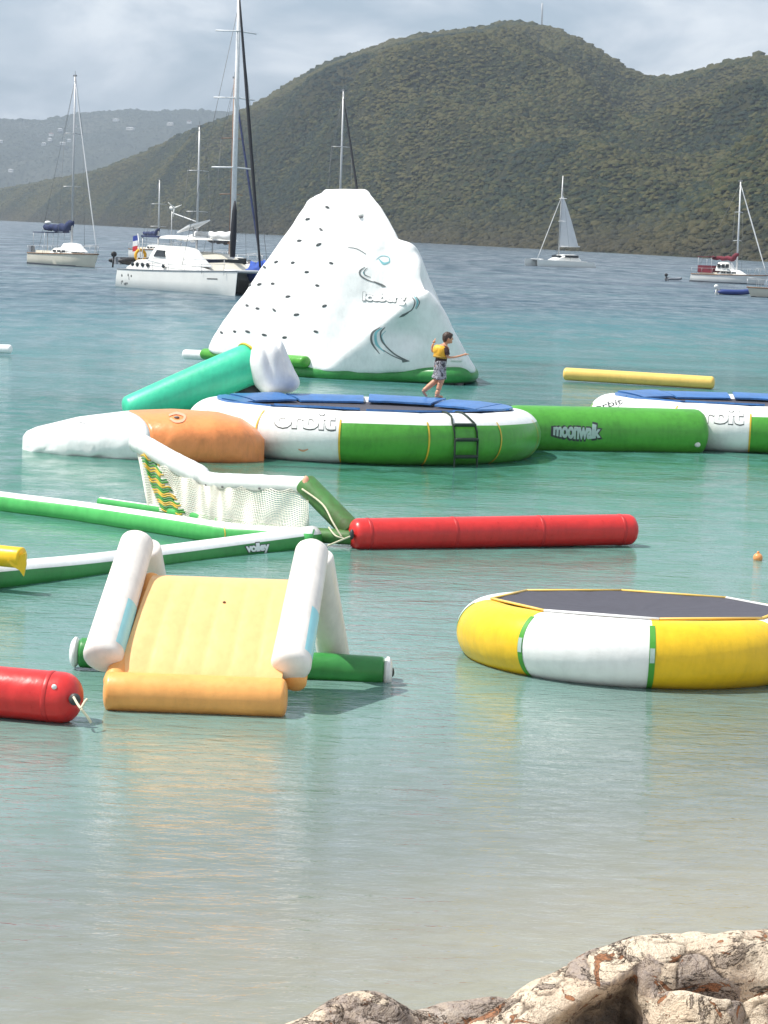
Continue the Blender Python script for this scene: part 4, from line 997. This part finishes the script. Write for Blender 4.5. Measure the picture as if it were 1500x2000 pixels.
# boats hidden behind the catamaran and the iceberg
def hidden_boat(label, px, y_top, Yd, head, mast, **k):
    loc = P(px, 480, Yd); loc.z = 0
    return sailboat(label, 0, 0, head, 10.5, 3.2, P(px, y_top, Yd).z, loc=loc, mx_=.0, **k)
hidden_boat('sailboat whose short pale mast rises behind the stern of the catamaran', 309, 352, 268, -60, 0, cover=canvas_blue, jib=None, jr=.05)
tB, _ = hidden_boat('sailboat with grey mast and wind generator, moored right behind the catamaran cabin', 384, 248, 205, -60, 0, cover=canvas_white, jib=None, mastm=alu)
m_ = MB(); m_.tube([(-4.6, -.2, 1.1), (-4.6, -.2, 5.2)], .04, 6); wp = m_.build('generator_pole', alu, tB, True)
m_ = MB(); m_.ball((-4.6, -.2, 5.3), (.45, .18, .18), 10, 8); m_.build('generator_body', gel, wp, True)
for k in range(3):
    a_ = k*2.09+.4; m_ = MB(); m_.tube([(-4.15, -.2, 5.3), (-4.15, -.2+cos(a_)*.75, 5.3+sin(a_)*.75)], [.07, .03], 5); m_.build('generator_blade', gel, wp, True)
m_ = MB(); m_.tube([(-4.6, -.2, 4.9), (0, 0, 4.2)], .05, 6); m_.build('radar_arm', alu_white, tB, True)
hidden_boat('sailboat with a brown wooden mast close behind the catamaran mast', 449, 153, 190, -62, 0, cover=canvas_black, jib=canvas_blue, jr=.09, mastm=brown_paint)
hidden_boat('sailboat with dark furled jib hidden behind the iceberg, only its mast showing', 661, 178, 215, -62, 0, cover=canvas_blue, jib=canvas_black, jr=.10)
# red covered boat on the right
tR, _ = sailboat('white sailboat with maroon sail cover near the right edge', 1424, 553, -38, 8.2, 2.7, 10.6, cover=canvas_red, jib=canvas_white, jr=.07, mastm=alu_white, bimini=canvas_red, mx_=.10)
m_ = MB(); dome_cabin(m_, -1.2, .5, 1.0, .9, 1.25, .95, 0, .4); dh = m_.build('deckhouse', gel, tR, True)
for k in range(3):
    m_ = MB(); m_.box((-.95+k*.5, -1.02, 1.6), (-.6+k*.5, -.9, 1.98)); m_.build('window', glass_dark, dh, True, False)
m_ = MB(); m_.box((-3.4, -.9, 1.0), (-1.6, .9, 1.75)); m_.build('cockpit_cover', canvas_red, tR, True, False)
# partly seen boat at the very edge
sailboat('pale boat hull cut off by the right edge below the maroon-covered sailboat', 1540, 582, -165, 6.4, 2.3, 9.0, hullm=gel_cream, cover=canvas_white, jib=None, mx_=-.05)

def catamaran(label, loc, head, L_, B_, mast, sail=False, jib=None, big=False, mx_=.02):
    t = thing('catamaran', label, 'catamaran', loc, 'catamarans on the bay', R(head)); hb_ = L_*.13; fb = L_*.108
    for sd in (-1, 1):
        hm = MB(); secs = hull(hm, L_, hb_, fb, fb*.78, .35, sd*(B_-hb_)/2, stern=.8, rake=.015); ho = hm.build('hull', [gel, deck_m], t, True, angle=40)
        if big:
            um = MB(); y0 = sd*(B_-hb_)/2; dome_cabin(um, -L_*.40, L_*.34, hb_*.46, hb_*.30, fb*.80, .62, 0, .45, y0); uo = um.build('upper_deck', gel, ho, True, angle=35)
            ll = MB()
            for s2 in (-1, 1): ll.tube([(r_[4][0], y0+s2*(r_[4][1]+.01), r_[4][2]-.02) for r_ in secs], .035, 5)
            ll.build('sheer_line', rubber_grey, ho, True)
            for k, x in enumerate((-.345, -.30, -.25, -.20, -.05)):
                pm = MB(); pm.ball((L_*x, y0-hb_*.43, fb*.80+.30), (.19 if k < 4 else .2, .06, .13), 12, 8); pm.build('porthole', glass_dark, uo, True)
            if sd < 0:
                for k in range(11):
                    gm = MB(); h_ = hm.bvh().ray_cast(Vector((-L_*.47+random.random()*L_*.15, -30, .2+random.random()*.6)), Vector((0, 1, 0)))[0]; gm.ball(h_, (random.uniform(.04, .10), .012, random.uniform(.04, .15)), 8, 6); gm.build('hull_graphic', print_dark, ho, True)
                nm = MB(); pr_ = [hm.bvh().ray_cast(Vector((L_*x_, -30, z_)), Vector((0, 1, 0)))[0]+Vector((0, -.015, 0)) for x_, z_ in ((.33, .86), (.40, .88), (.40, .94), (.33, .92))]; nm.add(pr_, [(0, 1, 2, 3)]); nm.build('hull_name', print_dark, ho, True, False)
    bd = MB(); bd.box((-L_*.40, -(B_-hb_)/2, fb*.55), (L_*.14, (B_-hb_)/2, fb*.86)); bd.build('bridge_deck', gel, t, True, False)
    sm = MB(); dome_cabin(sm, -L_*.30, L_*.16, B_*.33, B_*.26, fb*.84, 1.15 if big else .95, 0, .38); so_ = sm.build('saloon', gel_cream if big else gel, t, True, angle=35)
    wm = MB()
    for sd in (-1, 1): wm.box((-L_*.24, sd*B_*.325-.03, fb*.84+.5), (L_*.0, sd*B_*.325+.03, fb*.84+.85))
    wm.box((L_*.035, -B_*.22, fb*.84+.42), (L_*.075, B_*.22, fb*.84+.78)); wm.build('window_band', glass_dark, so_, True, False)
    tr = MB(); tr.add([(L_*.14, -(B_-hb_)/2, fb*.86), (L_*.40, -(B_-hb_)/2, fb*.92), (L_*.40, (B_-hb_)/2, fb*.92), (L_*.14, (B_-hb_)/2, fb*.86)], [(0, 1, 2, 3)]); tr.build('bow_net', rubber_grey, t, True, False)
    cbm = MB(); cbm.tube([(L_*.40, -(B_-hb_)/2, fb*.95), (L_*.40, (B_-hb_)/2, fb*.95)], .10, 8); cbm.build('crossbeam', alu, t, True)
    Mx = L_*mx_; dz = fb*.84+1.05; mm = MB(); mm.tube([(Mx, 0, dz-.2), (Mx-.05, 0, mast*.6), (Mx-.15, 0, mast)], [.16 if big else .11, .15 if big else .10, .10 if big else .07], 10); mo = mm.build('mast', alu_white if big else alu, t, True)
    for hh in ((.40, .62, .83) if big else (.5, .75)):
        s_ = MB(); s_.tube([(Mx-.35, -B_*.21, mast*hh), (Mx, 0, mast*hh+.05), (Mx-.35, B_*.21, mast*hh)], .045, 5); s_.build('spreader', alu_white, mo, True)
    mt = Vector((Mx-.1, 0, mast)); fore = Vector((L_*.40, 0, fb))
    if jib: furled(t, fore, mt+Vector((0, 0, -mast*.06)), .105 if big else .10, jib)
    else: furled(t, fore, mt+Vector((0, 0, -mast*.22)), .06, canvas_white)
    for sd in (-1, 1): wireline(t, 'shroud', (Mx-.8, sd*(B_/2-.3), fb*.9), mt+Vector((0, 0, -mast*.08)), .016)
    bz = dz+.95; bm_ = MB(); bm_.tube([(Mx, 0, bz), (Mx-L_*.38, 0, bz+.1)], .08, 8); bo = bm_.build('boom', alu_white, t, True)
    if sail:
        n = 10; v = []
        for i in range(n+1):
            s_ = i/n; z = lerp(bz+.1, mast*.80, s_); c_ = L_*.34*(1-s_)**.85
            for j in range(7): v.append((Mx-.12-c_*j/6, .32*sin(pi*j/6)*(1-s_*.7), z))
        sm = MB(); sm.add(v, [(i*7+j, i*7+j+1, (i+1)*7+j+1, (i+1)*7+j) for i in range(n) for j in range(6)]); sm.build('mainsail', canvas_white, t, True)
    else:
        sc_ = MB(); n = 14; sc_.tube([(Mx+.1-L_*.36*k/n, 0, bz+.2+.04*sin(k*1.7)) for k in range(n+1)], [.10]+[.19*(1-.4*k/n) for k in range(1, n)]+[.06], 10, flat=1.3); sc_.build('sail_cover', canvas_white, bo, True)
    if big:
        bb = MB(); bb.box((-L_*.44, -B_*.30, dz+.85), (-L_*.27, B_*.30, dz+.95)); bi = bb.build('bimini', canvas_blue, t, True, False)
        hb2 = MB(); dome_cabin(hb2, -L_*.29, -L_*.02, B_*.30, B_*.26, dz+.82, .22, 0, .2); hb2.build('hard_top', gel, t, True)
        for x in (-.43, -.28):
            for sd in (-1, 1): wireline(bi, 'bimini_pole', (L_*x, sd*B_*.29, fb*.8), (L_*x, sd*B_*.29, dz+.88), .03, alu)
        sp = MB(); M4 = Matrix.Translation((-L_*.13, -.6, dz+1.62)) @ Matrix.Rotation(R(14), 4, 'X') @ Matrix.Rotation(R(-16), 4, 'Y'); sp.box((-.85, -.75, -.04), (.85, .75, .04), 0, M4); spo = sp.build('solar_panel', canvas_white, t, True, False)
        wireline(spo, 'panel_pole', (-L_*.13, -.6, dz+.8), (-L_*.13, -.6, dz+1.6), .04, alu)
        bl = MB(); bl.tube([(Mx+.22, -.1, dz-.1), (Mx+.26, -.12, dz+1.2), (Mx+.2, -.05, dz+2.6), (Mx+.12, 0, dz+3.2)], [.16, .20, .15, .05], 8); bl.build('bagged_halyards', canvas_black, mo, True)
        pd = MB(); dome_cabin(pd, -L_*.22, L_*.16, 1.05, .75, fb*1.05, 1.15, 0, .35, -(B_-hb_)/2+.35); po = pd.build('pilot_cabin', gel, t, True, angle=35)
        pw = MB(); y_ = -(B_-hb_)/2+.35-1.0; pw.add([(-L_*.16, y_, fb*1.05+.5), (-L_*.06, y_+.03, fb*1.05+.5), (-L_*.075, y_+.08, fb*1.05+.86), (-L_*.135, y_+.05, fb*1.05+.88), (-L_*.16, y_+.3, fb*1.05+.5), (-L_*.06, y_+.3, fb*1.05+.5), (-L_*.075, y_+.3, fb*1.05+.86), (-L_*.135, y_+.3, fb*1.05+.88)], [(0,1,2,3),(7,6,5,4),(0,4,5,1),(1,5,6,2),(2,6,7,3),(3,7,4,0)]); pw.build('side_window', glass_dark, po, True, False)
        fl = MB()
        for k in range(3): fl.add([(-L_*.51, -1.7, 3.2-k*.32-.32), (-L_*.51-.36, -1.85, 3.12-k*.32-.32), (-L_*.51-.36, -1.85, 3.12-k*.32), (-L_*.51, -1.7, 3.2-k*.32)], [(0, 1, 2, 3)], k)
        fp = MB(); fp.tube([(-L_*.47, -1.6, .9), (-L_*.51, -1.7, 3.3)], .03, 5); fpo = fp.build('flag_staff', alu, t, True); fl.build('flag', [flag_blue, canvas_white, flag_red], fpo, True, False)
        lr = MB(); n = 20; lr.tube([(-L_*.50, -1.55+.34*cos(2*pi*k/n), 1.95+.34*sin(2*pi*k/n)) for k in range(n+1)], .10, 8, up=(1, 0, 0)); lr.build('life_ring', vest_m, t, True)
        g_ = MB()
        for sd in (-1, 1):
            for z in (.35, .65): g_.tube([(L_*x, sd*(B_/2-.12-(.35 if x > .4 else 0)), fb*(.85+.3*max(0, x))+z) for x in (-.3, -.1, .1, .3, .46)], .014, 4)
            for x in (-.3, -.15, 0, .15, .3, .45): g_.tube([(L_*x, sd*(B_/2-.12-(.35 if x > .4 else 0)), fb*.8), (L_*x, sd*(B_/2-.12-(.35 if x > .4 else 0)), fb*(.85+.3*max(0, x))+.66)], .016, 4)
        g_.build('guard_rail', alu, t, True)
    return t
def bearing(a, b): return math.degrees(math.atan2(b.y-a.y, b.x-a.x))
bw_, st_ = W(459, 578), W(248, 560); d_ = bw_-st_; hd = math.atan2(d_.y, d_.x); Lc = d_.length; Bc = 6.6
ctr = (bw_+st_)/2 + Vector((-sin(hd), cos(hd), 0))*(Bc-Lc*.13)/2
catamaran('large white catamaran with portholes and dark furled jib, moored left of the iceberg', ctr, math.degrees(hd), Lc, Bc, 18.5, False, canvas_black, True, .15)
# blue tarp heap on its foredeck, tender on its stern
q = ctr + Vector((cos(hd), sin(hd), 0))*Lc*.33 + Vector((-sin(hd), cos(hd), 0))*.6 + Vector((0, 0, Lc*.10))
m_ = MB(); m_.ball((0, 0, 0), (.9, 1.25, .55), 18, 12)
for v_ in m_.v: v_ += Vector((noise.noise(v_*2), noise.noise(v_*2+Vector((7, 0, 0))), noise.noise(v_*2.2+Vector((0, 7, 0)))))*.45; v_ += q
tag(m_.build('sail_bag', canvas_royal), 'crumpled bright blue sail bag on the foredeck of the large catamaran', 'sail bag')
def dinghy(label, loc, head, L_, m1, motor=True, white_nose=False):
    t = thing('dinghy', label, 'dinghy', loc, 'tenders and dinghies', R(head)); r = L_*.075
    mb = MB(); pts = cat_rom([(-L_*.5, -L_*.2, .22), (L_*.15, -L_*.21, .22), (L_*.42, -L_*.10, .28), (L_*.5, 0, .32), (L_*.42, L_*.10, .28), (L_*.15, L_*.21, .22), (-L_*.5, L_*.2, .22)], 6)
    n = len(pts); mb.tube(pts, [r*min(1, .3+i*.35, .3+(n-1-i)*.35) for i in range(n)], 10); mb.build('side_tube', m1, t, True)
    fl = MB(); fl.add([(-L_*.42, -L_*.18, .10), (L_*.15, -L_*.18, .10), (L_*.42, 0, .14), (L_*.15, L_*.18, .10), (-L_*.42, L_*.18, .10)], [(0, 1, 2, 3, 4)]); fl.box((-L_*.45, -L_*.17, .0), (-L_*.41, L_*.17, .42)); fl.build('floor', rubber_grey, t, True, False)
    if motor:
        mo = MB(); mo.ball((-L_*.5, 0, .62), (.20, .13, .18), 12, 8); mo.tube([(-L_*.5, 0, .5), (-L_*.52, 0, -.2)], .06, 6); mo.build('outboard_motor', rubber if not white_nose else gel, t, True)
    se = MB(); se.box((-.12, -L_*.18, .28), (.14, L_*.18, .33)); se.build('seat', gel_cream, t, True, False)
    return t
q = st_ + Vector((-sin(hd), cos(hd), 0))*1.1 - Vector((cos(hd), sin(hd), 0))*.9 + Vector((0, 0, 1.35))
dinghy('black tender hanging across the stern of the large catamaran', q, math.degrees(hd)+90, 3.2, rubber)
dinghy('navy blue inflatable dinghy floating below the maroon-covered sailboat', W(1430, 576), 8, 2.7, rubber_blue, True, True)
dinghy('small dark grey dinghy drifting left of the maroon-covered sailboat', W(1315, 549), 25, 1.8, rubber_grey, True)
catamaran('white catamaran sailing with its mainsail up in front of the hill', W(1092, 521), 180+28, 9.2, 4.6, 12.8, True, None, False, .02)

# ------------------------------------------------------------------ weathered trunk on the bank
def bark_mat():
    m = NT('flaking_bark'); p = m.pos(); pd = m.mapv(p)
    a = m.n('Attribute', attribute_name='bark', attribute_type='GEOMETRY').outputs['Color']
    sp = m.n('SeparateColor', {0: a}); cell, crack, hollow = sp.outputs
    n1_, n2_, n3_ = m.noise(7, 6, .65, pd, 1.2), m.noise(38, 5, .65, pd, .6), m.noise(150, 3, .6, pd)
    c = m.ramp(m.math('ADD', m.math('MULTIPLY', cell, .62), m.math('MULTIPLY', n1_, .38)), [(.20, (.33, .105, .035)), (.26, (.45, .17, .07)), (.29, (.72, .57, .41)), (.50, (.76, .65, .51)), (.62, (.68, .54, .41)), (.66, (.33, .27, .235)), (.78, (.40, .34, .30)), (.88, (.70, .62, .52))])
    c = m.mix(m.math('MULTIPLY', m.ramp(n2_, [(.42, 1.), (.58, 0.)]), .45), c, (.50, .40, .30))
    fl1 = m.noise(4.2, 9, .68, m.mapv(pd, (1, 1, 1.5), (0, .5, 0)), 1.6); fl2 = m.noise(5.3, 8, .62, m.mapv(pd, (1, 1, 1.4), (0, 0, 0), (4, 2, 7)), 1.5); fl3 = m.noise(2.6, 9, .7, m.mapv(pd, (1, 1, 2.2), (0, .6, 0), (1, 5, 3)), 1.2)
    c = m.mix(m.ramp(fl1, [(.565, 0.), (.58, .8)]), c, m.mix(n2_, (.20, .155, .125), (.42, .35, .295)))
    c = m.mix(m.ramp(fl2, [(.595, 0.), (.61, .95)]), c, m.mix(n2_, (.24, .085, .035), (.42, .19, .09)))
    for f_, c0 in ((fl1, .572), (fl2, .602), (fl3, .53)):
        c = m.mix(m.ramp(f_, [(c0-.012, 0.), (c0-.004, .85), (c0+.002, .85), (c0+.012, 0.)]), c, (.06, .040, .028))
    c = m.mix(m.math('MULTIPLY', hollow, .92), c, m.mix(n2_, (.035, .028, .022), (.15, .125, .105)))  # shade of the hollow painted dark into the bark colour
    c = m.mix(m.math('MULTIPLY', m.ramp(n3_, [(.35, 1.), (.5, 0.)]), .35), c, (.16, .11, .08))
    vo = m.n('TexVoronoi', {'Vector': m.n('VectorMath', {0: m.mapv(pd, (1, 1, 1.7)), 1: m.n('VectorMath', {0: m.n('TexNoise', {'Vector': pd, 'Scale': 9., 'Detail': 5.}).outputs['Color'], 1: (.34, .34, .34)}, operation='MULTIPLY').outputs[0]}, operation='ADD').outputs[0], 'Scale': 5.5}, feature='DISTANCE_TO_EDGE')
    fine = m.math('MULTIPLY', m.ramp(vo.outputs['Distance'], [(.0, 1.), (.022, 0.)]), m.ramp(m.noise(3.5, 4, .6, pd), [(.47, 0.), (.55, .9)]))
    c = m.mix(fine, c, (.07, .045, .032))
    c = m.mix(crack, c, (.055, .036, .026))
    h = m.math('ADD', m.math('ADD', m.math('MULTIPLY', n2_, .6), m.math('MULTIPLY', n3_, .3)), m.math('MULTIPLY', m.ramp(fl1, [(.56, 0.), (.585, 1.)]), .5))
    m.bsdf(c, .85, m.bump(h, 1., .02, m.bump(n1_, .6, .02)), Specular_IOR_Level=.2)
    return m.mat
bark = bark_mat(); CRI = CR.transposed()
def log(name, label, tubes, voxel, hollow_c=(), seed=0., cut=()):
    mb = MB()
    for pts, rad in tubes:
        q = cat_rom(pts, 7); rr = np.interp(np.linspace(0, 1, len(q)), np.linspace(0, 1, len(rad)), rad)
        mb.tube(q, list(rr), 22)
    res = remesh(mb, voxel, 14)
    me = bpy.data.meshes.new(name); me.from_pydata(res.v, [], res.f); me.update()
    col = np.zeros((len(res.v), 4), np.float32); nr = [v.normal.copy() for v in me.vertices]; new = []
    for i, (q, n_) in enumerate(zip(res.v, nr)):
        k = .035*noise.noise(q*3.1+Vector((seed, 0, 0))) + .016*noise.noise(q*8+Vector((seed, 3, 0)))
        hol_shade = back = 0
        if hollow_c:
            l_ = CRI @ (q-EYE); px_, py_ = 750-l_.x/l_.z*FPX, 1000+l_.y/l_.z*FPX; hol_shade, back = hollow_c(px_, py_)
            if n_.y > .1: hol_shade = back = 0
        k += .012*(abs(noise.noise(Vector((q.x*5+q.z*3, q.y*5, q.z*9-q.x*4+seed))))-.3)
        w_ = q + Vector((noise.noise(q*6), noise.noise(q*6+Vector((9, 0, 0))), noise.noise(q*6+Vector((0, 9, 0)))))*.13 + Vector((noise.noise(q*22), noise.noise(q*22+Vector((9, 0, 0))), 0))*.018
        (d1, d2, *_), pts = noise.voronoi(Vector((w_.x*3.9, w_.y*3.9, w_.z*6.5)))
        cell = .34+.6*(noise.cell(pts[0]*7.31)*.5+.5); ck = max(0, 1-(d2-d1)/.045)
        if noise.noise(q*4+Vector((0, 0, seed))) < .04: ck *= .12
        hol_shade = max(0, hol_shade + .25*noise.noise(q*14)) if hol_shade > .05 else 0
        k += (.006*(cell-.4) - .010*ck)*(1-hol_shade)
        col[i] = (cell, ck*.85*(1-hol_shade), min(1, hol_shade), 1); new.append(q + n_*k + Vector((0, back*(1+.25*noise.noise(q*16)+.35*noise.noise(Vector((q.x*14+q.z*9, q.y*4, q.z*5)))+.12*noise.noise(q*45)), 0)))
    me.vertices.foreach_set('co', np.array([tuple(v) for v in new], np.float32).ravel())
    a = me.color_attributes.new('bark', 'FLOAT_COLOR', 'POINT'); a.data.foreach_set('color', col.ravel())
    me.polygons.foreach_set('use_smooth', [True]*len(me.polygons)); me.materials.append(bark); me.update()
    o = bpy.data.objects.new(name, me); C.objects.link(o); return tag(o, label, 'tree trunk')
Yl = 8.2
big = [([P(800, 2210, 7.8), P(905, 2130, 7.85), P(985, 2068, 7.92), P(1060, 2012, 8.0), P(1145, 1970, 8.05), P(1230, 1930, 8.1), P(1310, 1913, 8.15), P(1400, 1912, 8.2), P(1500, 1916, 8.25), P(1720, 1915, 8.4)], [.15, .16, .16, .16, .16, .16, .16, .16, .16, .17]),
       ([P(1350, 1960, 8.05), P(1345, 2060, 7.98), P(1345, 2220, 7.95)], [.19, .2, .2]), ([P(1170, 2030, 8.1), P(1160, 2110, 8.05), P(1150, 2240, 8.0)], [.18, .2, .2]),
       ([P(1520, 1970, 8.1), P(1540, 2060, 8.02), P(1560, 2220, 8.0)], [.19, .2, .2]), ([P(1040, 2090, 8.0), P(1000, 2240, 7.95)], [.17, .18])]
def sm(a, b, x): x = max(0, min(1, (x-a)/(b-a))); return x*x*(3-2*x)
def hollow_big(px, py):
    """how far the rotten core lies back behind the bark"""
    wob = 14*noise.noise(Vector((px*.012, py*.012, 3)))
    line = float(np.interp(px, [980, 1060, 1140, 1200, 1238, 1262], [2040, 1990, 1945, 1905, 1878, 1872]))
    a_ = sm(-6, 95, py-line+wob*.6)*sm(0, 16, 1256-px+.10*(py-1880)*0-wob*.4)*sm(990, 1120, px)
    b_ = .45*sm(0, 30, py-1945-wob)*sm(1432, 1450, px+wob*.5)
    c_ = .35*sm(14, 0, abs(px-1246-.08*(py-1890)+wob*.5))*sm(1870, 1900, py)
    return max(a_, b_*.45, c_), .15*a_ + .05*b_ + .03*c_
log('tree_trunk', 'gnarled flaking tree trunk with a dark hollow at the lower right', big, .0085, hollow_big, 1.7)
small = [([P(480, 2110, 8.0), P(560, 2050, 8.05), P(650, 2005, 8.1), P(735, 1985, 8.15), P(800, 2010, 8.2), P(880, 2010, 8.25), P(960, 2005, 8.3), P(1060, 2010, 8.4)], [.07, .075, .085, .10, .07, .075, .085, .09]),
         ([P(735, 2010, 8.1), P(740, 2100, 8.0), P(740, 2200, 7.95)], [.11, .12, .13]), ([P(900, 2040, 8.2), P(905, 2120, 8.1), P(905, 2220, 8.1)], [.10, .12, .13]), ([P(560, 2080, 8.0), P(570, 2200, 7.95)], [.09, .1])]
log('tree_trunk', 'low pale flaking root left of the big gnarled trunk', small, .009, None, 6.2)
HAZE = .00016

# ------------------------------------------------------------------ haze
mb = MB(); mb.box((-6700, -320, -8), (6700, 6800, 320))
hz = mb.build('haze', [], smooth=False)
m = NT('haze_air'); pv = m.n('VolumePrincipled', {'Color': (.62, .72, .84, 1), 'Density': HAZE, 'Anisotropy': .25})
m.t.links.new(pv.outputs[0], m.out.inputs[1]); hz.data.materials.append(m.mat)
tag(hz, kind='stuff')
